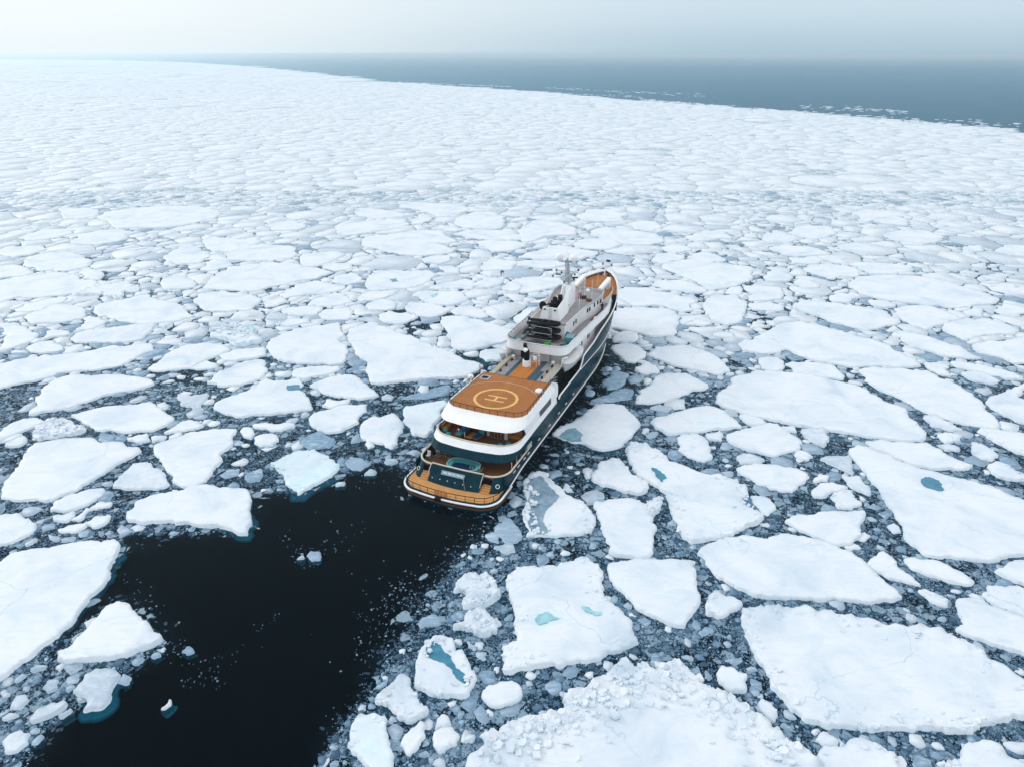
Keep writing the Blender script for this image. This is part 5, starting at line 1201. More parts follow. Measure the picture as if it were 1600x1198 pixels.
for sgn in (1, -1):
    railing('roof_side_railing', [(sgn * 4.3, 24.4), (sgn * 4.3, 31)], .8, 7.22, 1.3, STEEL, 1, .022)
    for y in (25.2, 27.4, 29.6): Y_('deck_bollard', MB().cyl((sgn * 3.3, y, 7.0), .11, .3, 8).cyl((sgn * 3.3, y + .35, 7.0), .11, .3, 8), BLACK)
    Y_('hose_reel', MB().tube([(sgn * 3.05, 30.4, 7.45), (sgn * 3.5, 30.4, 7.45)], .28, 12).box(min(sgn * 2.95, sgn * 3.6), max(sgn * 2.95, sgn * 3.6), 30.25, 30.55, 7.0, 7.3), WHITE2)
    Y_('davit_arm', MB().tube([(sgn * 4.5, 30.6, 6.9), (sgn * 4.7, 30.6, 8.3), (sgn * 5.4, 30.9, 8.5)], .11, 7).tube([(sgn * 4.5, 37.2, 8.2), (sgn * 5.5, 36.9, 8.5)], .11, 7), WHITE)
# ---- deck crane on the roof strip
m = MB(); m.cyl((-.45, 28.7, 7.06), .62, .95, 20); cr = Y_('deck_crane', m, WHITE, smooth=True, auto=40)
Y_('crane_column', MB().cyl((-.45, 28.75, 8.0), .42, 1.6, 14), BLACK, cr); Y_('crane_head', MB().sph((-.55, 28.6, 9.6), .36, n=12, m=8), WHITE, cr, smooth=True)
m = MB(); m.tube([(-.45, 28.75, 9.5), (-1.3, 30.2, 9.9), (-1.5, 31, 9.4)], [.3, .22, .2], 8); m.obox((-1.0, 29.4, 10.0), (.5, .5, .4), .3); Y_('crane_arm', m, BLACK, cr)
m = MB()
for x, y in ((.35, 28.4), (.35, 29.4), (1.15, 28.6), (1.15, 29.6), (1.5, 29.2)): m.tube([(x, y, 7.06), (x, y, 8.9)], .035, 5)
m.tube([(.35, 28.4, 8.9), (1.15, 28.6, 8.9), (1.5, 29.2, 8.9), (1.15, 29.6, 8.9), (.35, 29.4, 8.9)], .035, 5); m.tube([(.35, 28.4, 8.0), (1.15, 28.6, 8.0), (1.5, 29.2, 8.0)], .03, 5); m.obox((.8, 29.0, 8.3), (.5, .4, .5)); Y_('operator_cage', m, WHITE, cr)
# ---- deckhouse below the tender deck
Y_('deckhouse_aft', MB().box(-1.2, 2.2, 31.6, 32.2, 6.9, 8.5), LGREY); Y_('deckhouse_door', MB().box(-2.6, -1.4, 31.7, 31.9, 6.9, 8.4), BLACK)
Y_('deckhouse', MB().box(-4.4, 4.4, 32.2, 60, 5.0, 8.5), WHITE2)
for sgn in (1, -1):
    Y_('deckhouse_side', MB().box(min(sgn * 4.4, sgn * 5.0), max(sgn * 4.4, sgn * 5.0), 36.0, 46.5, 5.0, 8.6), WHITE)
    for a in (38.2, 39.0, 42.2, 43.0): Y_('cabin_window', MB().box(-.03, .03, 0, .45, 0, .75), GLASS, loc=(sgn * 5.01, a, 7.25))
    Y_('side_deck', MB().plate([(sgn * 4.4, 36.2)] + [(sgn * (hull_half(a, 6.2) - .05), a) for a in np.linspace(36.2, 60.6, 20)] + [(sgn * 3.0, 60.6)], 5.9, 6.1), GREY)
    m = MB(); m.tube([(0, .30 * math.cos(i * math.pi / 6), .30 * math.sin(i * math.pi / 6)) for i in range(12)], .07, 6, closed=True); Y_('lifebuoy', m, paint('orange_buoy', (.5, .10, .04), .5), smooth=True, loc=(sgn * 5.08, 36.6, 7.6))
    Y_('boat_davit', MB().tube([(sgn * 5.1, 36.2, 5.2), (sgn * 5.2, 36.1, 8.2), (sgn * 5.8, 35.6, 8.45)], .12, 6), WHITE)
# ---- tender deck
def side_w(a): return float(np.interp(a, [30, 33, 38, 45, 50, 53, 56.5], [5.05, 5.1, 5.2, 5.45, 5.65, 5.6, 5.0]))
TD = stern_plan(36, 30.55, 5.1, 1.9, .25); top_ = [(side_w(a), a) for a in np.linspace(56.5, 37, 16)] + TD[1:-1] + [(-side_w(a), a) for a in np.linspace(37, 56.5, 16)]
lo_ = [(x * 1.012, y + (.0 if y > 36 else .12)) for x, y in top_]
Y_('tender_bulwark', MB().wall(lo_, top_, -.16, 8.5, 10.0), WHITE, smooth=True, auto=40)
Y_('tender_bulwark_cap', MB().tube([(x, y, 10.02) for x, y in top_], .10, 6), WHITE2, smooth=True)
Y_('tender_deck', MB().plate([(x * .975, y + .12) for x, y in top_], 8.52, 8.95), GREY)
Y_('side_deck_teak', MB().plate([(4.0, 46.5), (5.3, 46.5), (5.3, 53), (4.3, 53)], 8.954, 8.98), TEAKD); Y_('side_deck_teak', MB().plate([(-4.0, 46.5), (-5.3, 46.5), (-5.3, 53), (-4.3, 53)], 8.954, 8.98), TEAKD)
railing('tender_railing', [(x * .97, y + .12) for x, y in top_ if x < -3 and y < 44], .35, 10.0, 1.3, DARK, 0, .03)
# ---- bridge house
def bh(a): return float(np.interp(a, [36.6, 45, 46, 52, 54.5], [2.9, 3.1, 3.3, 4.3, 4.0]))
st_a = [36.6, 40, 45, 46, 49, 52, 53.4, 54.5]
BHp = [(bh(a), a) for a in st_a] + [(0, 55.2)] + [(-bh(a), a) for a in st_a[::-1]]
bridge = Y_('bridge_house', MB().plate(BHp, 8.95, 11.3), WHITE)
Y_('bridge_roof', MB().plate([(x * 1.04, y + (.1 if y > 50 else -.1)) for x, y in BHp], 11.3, 11.5), GREY)
rf = [(x * 1.05, y) for x, y in BHp]
Y_('roof_parapet', MB().wall(rf[3:-3], rf[3:-3], .14, 11.3, [11.6, 11.7, 11.9, 12.0, 12.0, 12.0, 12.0, 12.0, 11.9, 11.7, 11.6][:len(rf[3:-3])] if len(rf[3:-3]) == 11 else 12.2), LGREY, smooth=False)
Y_('roof_edge', MB().tube([(x, y, 11.45) for x, y in rf[:4]], .13, 6), WHITE2); Y_('roof_edge', MB().tube([(x, y, 11.45) for x, y in rf[-4:]], .13, 6), WHITE2)
for sgn in (1, -1):
    for a, z in ((40.6, 9.9), (41.7, 9.9), (46.7, 10.2), (47.5, 10.2), (49.3, 10.4), (50.6, 10.5), (51.6, 10.4), (52.2, 10.4)):
        Y_('bridge_window', MB().box(-.05, .05, 0, .4, 0, .7), GLASS, bridge, loc=(sgn * (bh(a) + .03), a, z), rot=(0, 0, -sgn * math.atan2(bh(a + .4) - bh(a), .4)))
# ---- funnel casing and mast tower
fv = []
prof = [(37.6, 1.75), (42.0, 1.55), (44.6, 1.1), (47.8, .95)]
m = MB()
for sgn in (1, -1):
    top_z = [13.55, 13.9, 14.7, 14.8] if sgn > 0 else [13.55, 12.6, 13.4, 14.8]
    lo = [(sgn * b_, a) for a, b_ in prof]; hi = [(sgn * b_ * k_, a + (0 if i else .1)) for i, ((a, b_), k_) in enumerate(zip(prof, (.72, .62, .8, .9)))]
    if sgn < 0: lo, hi, top_z = lo[::-1], hi[::-1], top_z[::-1]
    m.wall(lo, hi, .12, 11.5, top_z)
m.wall([(-1.75, 37.6), (0, 37.55), (1.75, 37.6)], [(-1.26, 37.7), (0, 37.68), (1.26, 37.7)], .12, 11.5, 13.55)
fun = Y_('funnel', m, WHITE)
Y_('funnel_floor', MB().box(-1.3, 1.3, 37.9, 43.5, 12.3, 12.4), BLACK, fun)
m = MB()
for x, y, r_, h_ in ((-.5, 39.4, .32, 1.2), (.15, 39.6, .36, 1.4), (-.2, 40.6, .42, 1.9), (.55, 40.6, .3, 1.5), (-.75, 40.7, .22, 1.3), (.3, 41.7, .4, 2.0)): m.tube([(x, y, 12.4), (x, y, 12.4 + h_ * .7), (x, y - .15, 12.4 + h_)], r_, 12)
Y_('exhaust_pipes', m, BLACK, fun)
m = MB()
for x, y in ((-.8, 38.6), (0, 38.5), (.7, 38.8), (-.3, 39.0)): m.obox((x, y, 12.75), (.35, .35, .6), .4)
Y_('exhaust_silencer', m, STEEL, fun)
for x in (-.85, .85): Y_('funnel_floodlight', MB().obox((x, 37.5, 13.2), (.28, .2, .18)), BLACK, fun)
def ladder(name, p0, p1, w, n_, parent, mat=LGREY):
    m = MB(); a, b = Vector(p0), Vector(p1)
    for s_ in (-w / 2, w / 2): m.tube([a + Vector((s_, 0, 0)), b + Vector((s_, 0, 0))], .03, 4)
    for i in range(n_): p = a.lerp(b, (i + .5) / n_); m.tube([p - Vector((w / 2, 0, 0)), p + Vector((w / 2, 0, 0))], .022, 4)
    return Y_(name, m, mat, parent)
ladder('funnel_ladder', (.02, 37.45, 11.6), (.02, 37.6, 13.5), .36, 9, fun)
tower = Y_('mast_tower', MB().add([(-.95, 44.0, 11.5), (.95, 44.0, 11.5), (.9, 48.2, 11.5), (-.9, 48.2, 11.5), (-.8, 45.6, 14.9), (.8, 45.6, 14.9), (.75, 47.6, 14.9), (-.75, 47.6, 14.9)], [(3, 2, 1, 0), (4, 5, 6, 7), (0, 1, 5, 4), (1, 2, 6, 5), (2, 3, 7, 6), (3, 0, 4, 7)]), WHITE, bevel=.15)
ladder('tower_ladder', (-.3, 43.9, 11.7), (-.3, 45.5, 14.8), .36, 12, tower)
Y_('satellite_dish_cover', MB().sph((-1.45, 44.9, 12.6), .42, 1, 1, 1.15, 14, 10), WHITE, smooth=True)
m = MB(); m.cyl((0, 0, 0), .75, .12, 20, .68); Y_('satellite_dish', m, BLACK, loc=(-2.25, 40.4, 12.7), rot=(R(70), R(10), R(55)))
Y_('port_roof_box', MB().box(-2.6, -1.2, 42.2, 44.2, 11.5, 12.0), BLACK)
# mast
def lattice(m, b0, b1, w0, w1, n_):
    a, b = Vector(b0), Vector(b1); c = []
    for i in range(n_ + 1):
        p = a.lerp(b, i / n_); w = (w0 + (w1 - w0) * i / n_) / 2; c.append([p + Vector((sx * w, sy * w, 0)) for sx, sy in ((-1, -1), (1, -1), (1, 1), (-1, 1))])
    for k_ in range(4): m.tube([r_[k_] for r_ in c], .045, 5)
    for i in range(n_):
        for k_ in range(4):
            m.tube([c[i][k_], c[i + 1][(k_ + 1) % 4]], .025, 4); m.tube([c[i + 1][k_], c[i + 1][(k_ + 1) % 4]], .025, 4)
m = MB(); lattice(m, (0, 46.6, 14.9), (0, 45.3, 19.3), .75, .45, 9); mast = Y_('mast', m, LGREY)
Y_('mast_column', MB().tube([(.05, 46.7, 14.9), (.05, 45.4, 19.6)], [.2, .12], 10), LGREY, mast)
m = MB(); m.box(-1.2, 1.2, 45.9, 46.5, 15.6, 15.68); m.box(-1.9, 1.9, 45.6, 45.75, 17.3, 17.4); m.box(-1.35, 1.35, 45.25, 45.55, 18.9, 18.98); m.box(-.5, .5, 45.0, 47.0, 16.6, 16.66); Y_('mast_spreader', m, LGREY, mast)
for sgn in (1, -1):
    d_ = MB(); d_.sph((sgn * 1.22, 45.3, 19.75), .62, 1, 1, 1.1, 20, 14, -.75); d_.cyl((sgn * 1.22, 45.3, 19.0), .3, .35, 12); Y_('satellite_dome', d_, WHITE, mast, smooth=True, auto=60)
m = MB()
for x, y, z in ((-1.1, 46.1, 16.9), (1.2, 46.1, 16.8), (1.9, 45.8, 17.7), (-1.9, 45.8, 17.3), (-.7, 46.4, 15.2), (1.0, 46.4, 15.9)): m.obox((x, y, z), (.24, .2, .34))
m.obox((1.3, 45.9, 16.35), (1.1, .18, .22), .3); m.obox((-1.6, 45.9, 16.6), (.9, .16, .2), .1); Y_('radar_scanner', m, NAVY, mast)
m = MB()
for x, z1 in ((0, 21.0), (.25, 20.5), (-.35, 20.3), (-1.9, 18.4), (1.9, 18.4)): m.tube([(x, 45.3, 17.3 if abs(x) > 1 else 19.3), (x, 45.3, z1)], .022, 4)
Y_('whip_antenna', m, LGREY, mast)
# flybridge bits
railing('roof_railing', [(-2.9, 46.5), (-2.9, 49), (0, 50.6), (2.9, 49.5)], .9, 12.0, 1.2, STEEL, 1, .02)
for x, y, z1 in ((1.5, 51.2, 16.2), (3.1, 50.5, 15.0), (-3.8, 50, 14.5), (2.7, 44.5, 14.8), (-2.6, 43.0, 14.8), (1.9, 47.2, 15.6)): Y_('whip_aerial', MB().tube([(x, y, 11.5), (x, y, z1)], [.03, .012], 5), WHITE)
Y_('fire_locker', MB().box(.95, 1.35, 49.6, 50.1, 11.5, 12.5), RED); Y_('deck_locker', MB().box(1.5, 2.2, 49.7, 50.3, 11.5, 12.0), NAVY); Y_('roof_bench', MB().box(2.6, 3.5, 48.6, 49.1, 11.5, 11.95), TEAKD)
Y_('small_dome', MB().sph((2.0, 51.6, 12.5), .35, n=12, m=8), WHITE, smooth=True)
# ---- foredeck
fd = [(hull_half(a, 9.6) - .1, a) for a in np.linspace(61.2, 71.0, 18)]; fdp = fd + [(-x, y) for x, y in fd[::-1]]
fdp = [p for p in fdp if abs(p[0]) > .01 or p[1] > 70]
fm = MB().plate(fdp, 8.8, 9.25); nf = len(fdp); fm.v = [(x, y, (topz(y) - .38 if i >= len(fm.v) // 2 else 8.6)) for i, (x, y, z) in enumerate(fm.v)]
nt_ = len(fm.v) // 2; fm.f = [q for q in fm.f if len(q) == 4]
rws = sorted({round(y, 4) for x, y, z in fm.v}); base_ = len(fm.v)
for y in rws: w_ = max(.02, hull_half(y, 9.6) - .1); fm.v += [(-w_, y, topz(y) - .38), (w_, y, topz(y) - .38)]
for i in range(len(rws) - 1): fm.f.append((base_ + 2 * i, base_ + 2 * i + 1, base_ + 2 * i + 3, base_ + 2 * i + 2))
Y_('foredeck', fm, TEAK)
Y_('foredeck_aft', MB().plate([(-3.7, 53.5), (3.7, 53.5), (4.1, 58), (4.0, 61.2), (-4.0, 61.2), (-4.1, 58)], 8.6, 9.2), TEAK)
for sgn in (1, -1):
    Y_('foredeck_coaming', MB().tube([(sgn * 3.8, 54, 9.7), (sgn * 4.15, 58, 9.8), (sgn * 4.0, 61.5, 9.9), (sgn * 3.2, 64.2, 9.7)], .09, 6), CREAM, smooth=True)
    Y_('coaming_wall', MB().wall([(sgn * 3.8, 54), (sgn * 4.15, 58), (sgn * 4.0, 61.3)], [(sgn * 3.8, 54), (sgn * 4.15, 58), (sgn * 4.0, 61.3)], .08, 8.6, [9.65, 9.75, 9.85]), WHITE2)
    Y_('forward_bulkhead', MB().box(min(sgn * 3.9, sgn * 5.0), max(sgn * 3.9, sgn * 5.0), 61.0, 61.15, 6.1, 9.2), BLACK); Y_('forecastle_opening', MB().box(min(sgn * 4.0, sgn * 5.05), max(sgn * 4.0, sgn * 5.05), 60.0, 61.0, 8.3, 8.36), BLACK)
    path = [(sgn * max(.05, hull_half(a, 10) - .16), a, topz(a) + .02) for a in np.linspace(61, 71.2, 16)]
    Y_('bow_rim', MB().tube(path, .2, 6), WHITE, smooth=True)
    railing('bow_railing', [(sgn * max(.05, hull_half(a, 10) - .1), a, topz(a)) for a in np.linspace(59, 71.2, 14)], .95, 0, 1.15, WHITE2, 2, .02)
    c_ = MB(); c_.obox((sgn * 2.45, 61.0, 11.0), (.75, 6.2, .75), 0, R(3)); fc_ = Y_('bow_crane', c_, WHITE, bevel=.1)
    Y_('crane_pedestal', MB().cyl((sgn * 2.45, 63.6, 9.2), .45, 1.5, 14), WHITE2, fc_); Y_('crane_rest', MB().box(sgn * 2.45 - .3, sgn * 2.45 + .3, 58.0, 58.4, 9.2, 10.6), WHITE2, fc_)
for x, y, h_ in ((1.4, 59.8, 4.2), (.4, 59.6, 2.8)): Y_('deck_pole', MB().tube([(x, y, 9.2), (x, y, 9.2 + h_)], .035, 6), CREAM)
Y_('jackstaff', MB().tube([(0, 69.7, 10.1), (0, 70.1, 14.6)], [.14, .03], 8), WHITE)
Y_('anchor_windlass', MB().cyl((-.7, 69.6, 10.0), .22, .5, 10).cyl((.8, 69.6, 10.0), .22, .5, 10), NAVY)
Y_('bow_light', MB().obox((-.55, 70.1, 12.3), (.2, .2, .5)), BLACK)
Y_('deck_seam', MB().box(-3.0, 3.0, 64.6, 64.66, topz(64.6) - .376, topz(64.6) - .37), FRINGE); Y_('deck_seam', MB().box(-3.9, 3.9, 59.6, 59.66, 9.203, 9.207), FRINGE)

# ------------------------------------------------------------------ loose things carried by the yacht: each stands on its own
def W(x, y, z=0): X, Yv = ship_xy(y, x); return (X, Yv, z)
def thing(name, label, cat, x, y, z, yaw=0.0, group=None):
    o = bpy.data.objects.new(name, None); COL.objects.link(o); o.location = W(x, y, z); o.rotation_euler = (0, 0, -SHIP_H + yaw); return tag(o, label, cat, group)
def copy_tree(o, parent=None):
    c = o.copy(); COL.objects.link(c)
    if parent: c.parent = parent
    for ch in [q for q in bpy.data.objects if q.parent == o and q != c]: copy_tree(ch, c)
    return c
def place(o, x, y, z, yaw=0.0): o.location = W(x, y, z); o.rotation_euler = (0, 0, -SHIP_H + yaw); return o
# inflatable boats athwart on a rack
def rib(col):
    o = thing('inflatable_boat', '', 'boat', 0, 0, 0); L = 5.0
    path = []
    for a in np.linspace(-1, 1, 15):
        path.append((2.6 * (1 - abs(a) ** 2.6) - .05 if abs(a) < 1 else -.05, .78 * math.copysign(abs(a) ** .7, a), .12 * (1 - abs(a))))
    pts = [(-2.5, -.8, 0)] + [(x, y, z + .05) for x, y, z in path] + [(-2.5, .8, 0)]
    MB().tube(pts, [.2] + [.27] * 15 + [.2], 10).build('inflated_tube', BLACK, o, smooth=True)
    MB().add([(-2.3, -.6, -.05), (1.9, -.45, 0), (2.3, 0, .05), (1.9, .45, 0), (-2.3, .6, -.05), (-2.3, 0, -.42), (1.6, 0, -.35)], [(0, 1, 2, 3, 4), (0, 5, 6, 1), (4, 3, 6, 5), (1, 6, 2), (2, 6, 3), (0, 4, 5)]).build('boat_hull', col, o)
    m = MB(); m.box(-.4, -.1, -.6, .6, .05, .3); m.box(.7, 1.0, -.55, .55, .05, .3); m.build('bench', BLACK, o)
    MB().obox((-2.45, 0, .35), (.35, .35, .7), 0, 0, .05).build('outboard_motor', NAVY, o)
    m = MB(); m.box(-2.3, -2.0, -.7, -.5, .2, .28); m.build('tube_patch', WHITE2, o)
    return o
r0 = rib(NAVY); labels = ['top black inflatable boat on the tender deck rack', 'middle black inflatable boat of the tender deck rack', 'lowest black inflatable boat of the tender deck rack, just above the deck']
for k_, z in enumerate((11.75, 10.65, 9.6)):
    o = r0 if k_ == 0 else copy_tree(r0); place(o, -.2 + .12 * k_, 35.3 - .12 * k_, z, 0 if k_ != 1 else 0); o['label'] = labels[k_]; o['group'] = 'inflatable boats stacked on the rack'
rk = thing('boat_rack', 'grey steel rack holding three stacked black inflatable boats', 'rack', 0, 35.2, 8.95)
for x in (-1.75, 1.45):
    for y in (-.95, .95): MB().tube([(x, y, 0), (x, y, 2.5)], .055, 6).build('upright', STEEL, rk)
for z in (.35, 1.4, 2.45):
    for y in (-.95, .95): MB().tube([(-1.75, y, z), (1.45, y, z)], .05, 6).build('crossbar', STEEL, rk)
m = MB()
for z in (1.4, 2.45):
    for x, s_ in ((-1.75, 1), (1.45, -1)): m.tube([(x, -.95, z - .6), (x + s_ * .6, -.95, z)], .035, 5)
m.build('brace', STEEL, rk)
cb = thing('covered_boat', 'small dinghy under navy canvas with a bright green end, behind the aft bulwark', 'boat', -.1, 32.3, 8.95)
def lens(m, L, w, h, n=14, tail=.55):
    v = []; fc = []
    for i in range(n + 1):
        s_ = -1 + 2 * i / n; ww = w * (max(0, 1 - abs(s_) ** 2.4) ** .6 if s_ > 0 else max(tail, (1 - abs(s_) ** 3) ** .5)); hh = h * (.75 + .25 * (1 - s_ * s_))
        for a in np.linspace(0, math.pi, 9): v.append((s_ * L / 2, ww * math.cos(a), hh * math.sin(a) ** .8))
    for i in range(n):
        for k_ in range(8): fc.append((i * 9 + k_, i * 9 + k_ + 1, (i + 1) * 9 + k_ + 1, (i + 1) * 9 + k_))
    fc += [tuple(range(9)), tuple(n * 9 + k_ for k_ in range(9))[::-1]]; return m.add(v, fc)
lens(MB(), 4.6, .62, .75).build('canvas_cover', NAVY, cb, smooth=True); MB().box(1.1, 2.15, -.6, .6, .1, .86, .12).build('green_cover', GREEN, cb, bevel=.08)
MB().tube([(-2.3, -.62, .35), (1.9, -.66, .35), (2.35, 0, .35), (1.9, .66, .35), (-2.3, .62, .35)], .07, 6).build('gunwale', WHITE2, cb)
kayak_m = MB(); lens(kayak_m, 3.6, .36, .38, 14, .2)
for x, y, z, yaw, mat, lab in ((3.5, 33.3, 8.95, R(70), BLUE, 'bright blue kayak lying at the starboard corner of the tender deck'), (-3.75, 36.6, 9.3, R(97), NAVY, 'dark kayak stowed along the port bulwark of the tender deck'), (-3.5, 35.6, 9.1, R(95), TQGRAY, 'grey blue kayak beside the dark kayak on the port side')):
    k_ = thing('kayak', lab, 'kayak', x, y, z, yaw, 'kayaks on the tender deck'); MB().add(kayak_m.v, kayak_m.f).build('kayak_hull', mat, k_, smooth=True); MB().cyl((0, 0, .32), .22, .08, 12).build('cockpit', BLACK, k_)
def drum(name, label, cat, x, y, z, r_, h_, mat, mat2=WHITE2):
    o = thing(name, label, cat, x, y, z); MB().cyl((0, 0, 0), r_, h_, 16, r_ * .94).build('body', mat, o, smooth=True); MB().cyl((0, 0, h_ + .002), r_ * .97, .06, 16).build('lid', mat2, o); return o
drum('storage_tub', 'round turquoise tub at the port aft corner of the tender deck', 'tub', -4.0, 31.6, 8.95, .5, .8, TURQ, TURQ)
drum('storage_tub', 'pale blue grey tub beside the turquoise tub on the tender deck', 'tub', -3.15, 31.9, 8.95, .5, .75, TQGRAY, TQGRAY)
tb = thing('tarp_bundle', 'dark blue tarpaulin bundle right of the inflatable boats', 'tarpaulin', 2.65, 37.4, 8.95, .2); lens(MB(), 1.9, .75, 1.0, 12, .75).build('tarpaulin', BLUE, tb, smooth=True); MB().tube([(-.3, -.76, .1), (-.3, -.5, .8), (-.3, .5, .8), (-.3, .76, .1)], .03, 5).build('lashing', WHITE2, tb)
cr_ = thing('storage_crate', 'turquoise storage crate between blue tarpaulin and blue kayak', 'crate', 3.9, 36.4, 8.95, .1); MB().box(-.65, .65, -.9, .9, 0, .75).build('crate_body', TURQ, cr_, bevel=.06); MB().box(-.68, .68, -.93, .93, .752, .84).build('crate_lid', TQGRAY, cr_, bevel=.04)
for k_, (x, y) in enumerate(((4.1, 34.6), (4.5, 38.4))):
    sb = thing('paddle_board', ['blue board leaning by the crate on the tender deck', 'dark blue board forward of the turquoise crate'][k_], 'board', x, y, 8.95, R(82)); lens(MB(), 2.6, .38, .22, 12, .3).build('board', [BLUE, NAVY][k_], sb, smooth=True); MB().box(-.4, .4, -.2, .2, .2, .26).build('grip_pad', BLACK, sb)
def rescue(label, side):
    o = thing('rescue_boat', label, 'boat', side * 5.15, 34.2, 6.75, R(90)); L = 8.0; n = 18
    v = []; fc = []
    for i in range(n + 1):
        s_ = -1 + 2 * i / n; w = 1.1 * max(.0, 1 - abs(s_) ** (2.6 if s_ > 0 else 4)) ** .55; sh = .12 * s_ * s_; k_ = 1 - .25 * abs(s_)
        for x, z in ((w, .75 + sh), (w * .95, .2 + sh), (w * .6, -.35 * k_), (0, -.6 * k_), (-w * .6, -.35 * k_), (-w * .95, .2 + sh), (-w, .75 + sh)): v.append((s_ * L / 2, x, z))
    for i in range(n):
        for k2 in range(6): fc.append((i * 7 + k2, i * 7 + k2 + 1, (i + 1) * 7 + k2 + 1, (i + 1) * 7 + k2))
    MB().add(v, fc).build('boat_hull', LGREY, o, smooth=True)
    v = []; fc = []
    for i in range(n + 1):
        s_ = -1 + 2 * i / n; w = 1.14 * max(.0, 1 - abs(s_) ** (2.6 if s_ > 0 else 4)) ** .55; sh = .12 * s_ * s_
        for a in np.linspace(0, math.pi, 9): v.append((s_ * L / 2 * 1.01, w * math.cos(a), .76 + sh + .42 * math.sin(a) * (1 - s_ * s_ * .6)))
    for i in range(n):
        for k2 in range(8): fc.append((i * 9 + k2, i * 9 + k2 + 1, (i + 1) * 9 + k2 + 1, (i + 1) * 9 + k2))
    MB().add(v, fc).build('canopy_cover', WHITE2, o, smooth=True)
    MB().obox((-3.1, 0, .2), (.5, .5, 1.1), 0, 0, .06).build('outboard_motor', WHITE2, o); return o
rescue('white covered boat hanging on the right side of the yacht', 1); rescue('white covered boat hung at the left side of the yacht, mostly hidden', -1)
# upper deck furniture
def sofa(label, x, y, z, yaw, w=1.9, cush=VARN, mat=VARN):
    o = thing('sofa', label, 'sofa', x, y, z, yaw, 'deck sofas'); MB().box(-w / 2, w / 2, -.42, .42, .0, .36).build('sofa_frame', mat, o, bevel=.04); MB().box(-w / 2, w / 2, .26, .44, .37, .85).build('backrest', mat, o, bevel=.04)
    for sgn in (-1, 1): MB().box(sgn * w / 2 - .08, sgn * w / 2 + .08, -.42, .255, .37, .62).build('armrest', mat, o, bevel=.03)
    for k_ in range(2): MB().box(-w / 2 + .1 + k_ * (w / 2 - .1), -.03 + k_ * (w / 2 - .07) + (0 if k_ else 0), -.4, .25, .365, .5).build('cushion', cush, o, bevel=.04)
    return o
sofa('orange wooden sofa in the port corner of the upper aft deck', -5.2, 11.6, 4.0, R(90)); sofa('orange wooden sideboard sofa in the starboard corner under the helicopter deck', 4.4, 12.6, 4.0, R(0), 1.7)
def pouf(label, x, y): o = thing('pouf', label, 'pouf', x, y, 4.0, 0, 'turquoise poufs'); MB().cyl((0, 0, 0), .36, .42, 16, .38).build('pouf_body', TURQ, o, smooth=True, bevel=.05); MB().sph((0, 0, .42), .36, 1, 1, .25, 16, 6, 0.0).build('pouf_top', TURQ, o, smooth=True)
pouf('turquoise pouf nearest the port orange sofa', -4.9, 10.4); pouf('turquoise pouf further from the port orange sofa, by the bulwark', -4.1, 9.7); pouf('small turquoise pouf at the starboard aft bulwark', 3.5, 9.6); pouf('wide turquoise pouf in the starboard aft corner', 4.35, 10.2)
db = thing('daybed', 'orange topped low table beside the folded blue parasol', 'table', -1.0, 10.4, 4.0, R(-8)); MB().box(-.4, .4, -.85, .85, .3, .42).build('tabletop', VARN, db, bevel=.03)
for x in (-.32, .32):
    for y in (-.75, .75): MB().box(x - .04, x + .04, y - .04, y + .04, 0, .298).build('leg', BLACK, db)
for k_, x in enumerate((-.15, -2.6)):
    ln = thing('sun_lounger', ['blue covered sun lounger right of the low table', 'blue covered sun lounger left of the parasol'][k_], 'sun lounger', x, 10.9, 4.0, R(-10)); MB().box(-.4, .4, -1.1, .9, .22, .34).build('lounger_frame', VARN, ln); MB().box(-.42, .42, -1.1, .4, .345, .48).build('mattress', BLUE if k_ == 0 else TURQ, ln, bevel=.05); MB().obox((0, .75, .62), (.84, .95, .13), 0, R(35)).build('backrest', TURQ, ln, bevel=.04)
ps = thing('folded_parasol', 'folded blue parasol on a pale pole in the middle of the upper aft deck', 'parasol', -1.75, 9.9, 4.0); MB().tube([(0, 0, 0), (-.3, .5, 2.6)], .04, 6).build('pole', WHITE, ps); MB().tube([(-.12, .2, 1.0), (-.2, .33, 1.7), (-.28, .47, 2.5)], [.42, .30, .08], 10).build('canopy', BLUE, ps, smooth=True); MB().cyl((0, 0, 0), .3, .12, 12).build('base', BLACK, ps)
ch0 = None
def chair(label, x, y, z, yaw, mat, grp, frame=STEEL):
    o = thing('deck_chair', label, 'chair', x, y, z, yaw, grp); MB().box(-.25, .25, -.25, .25, .40, .46).build('seat', mat, o, bevel=.02); MB().obox((0, .26, .72), (.5, .06, .55), 0, R(-10)).build('backrest', mat, o, bevel=.02)
    for a in (-.22, .22):
        for b in (-.22, .22): MB().tube([(a, b, 0), (a, b, .4)], .022, 5).build('leg', frame, o)
    return o
for k_, (x, y, yaw) in enumerate(((-3.4, 11.2, .4), (-3.0, 12.1, 2.0), (-2.2, 12.4, 2.8))): chair(['dark chair between the poufs and the parasol', 'dark chair behind the first one under the helicopter deck', 'dark chair closest to the left column side table'][k_], x, y, 4.0, yaw, [RED, NAVY, BLACK][k_], 'dark chairs under the helicopter deck')
br = thing('bar_counter', 'wooden bar counter between the two white columns', 'bar', 2.05, 12.2, 4.0); MB().box(-1.0, 1.0, -.25, .25, 0, 1.0).build('counter_body', TEAKD, br); MB().box(-1.1, 1.1, -.32, .32, 1.003, 1.08).build('counter_top', VARN, br, bevel=.02)
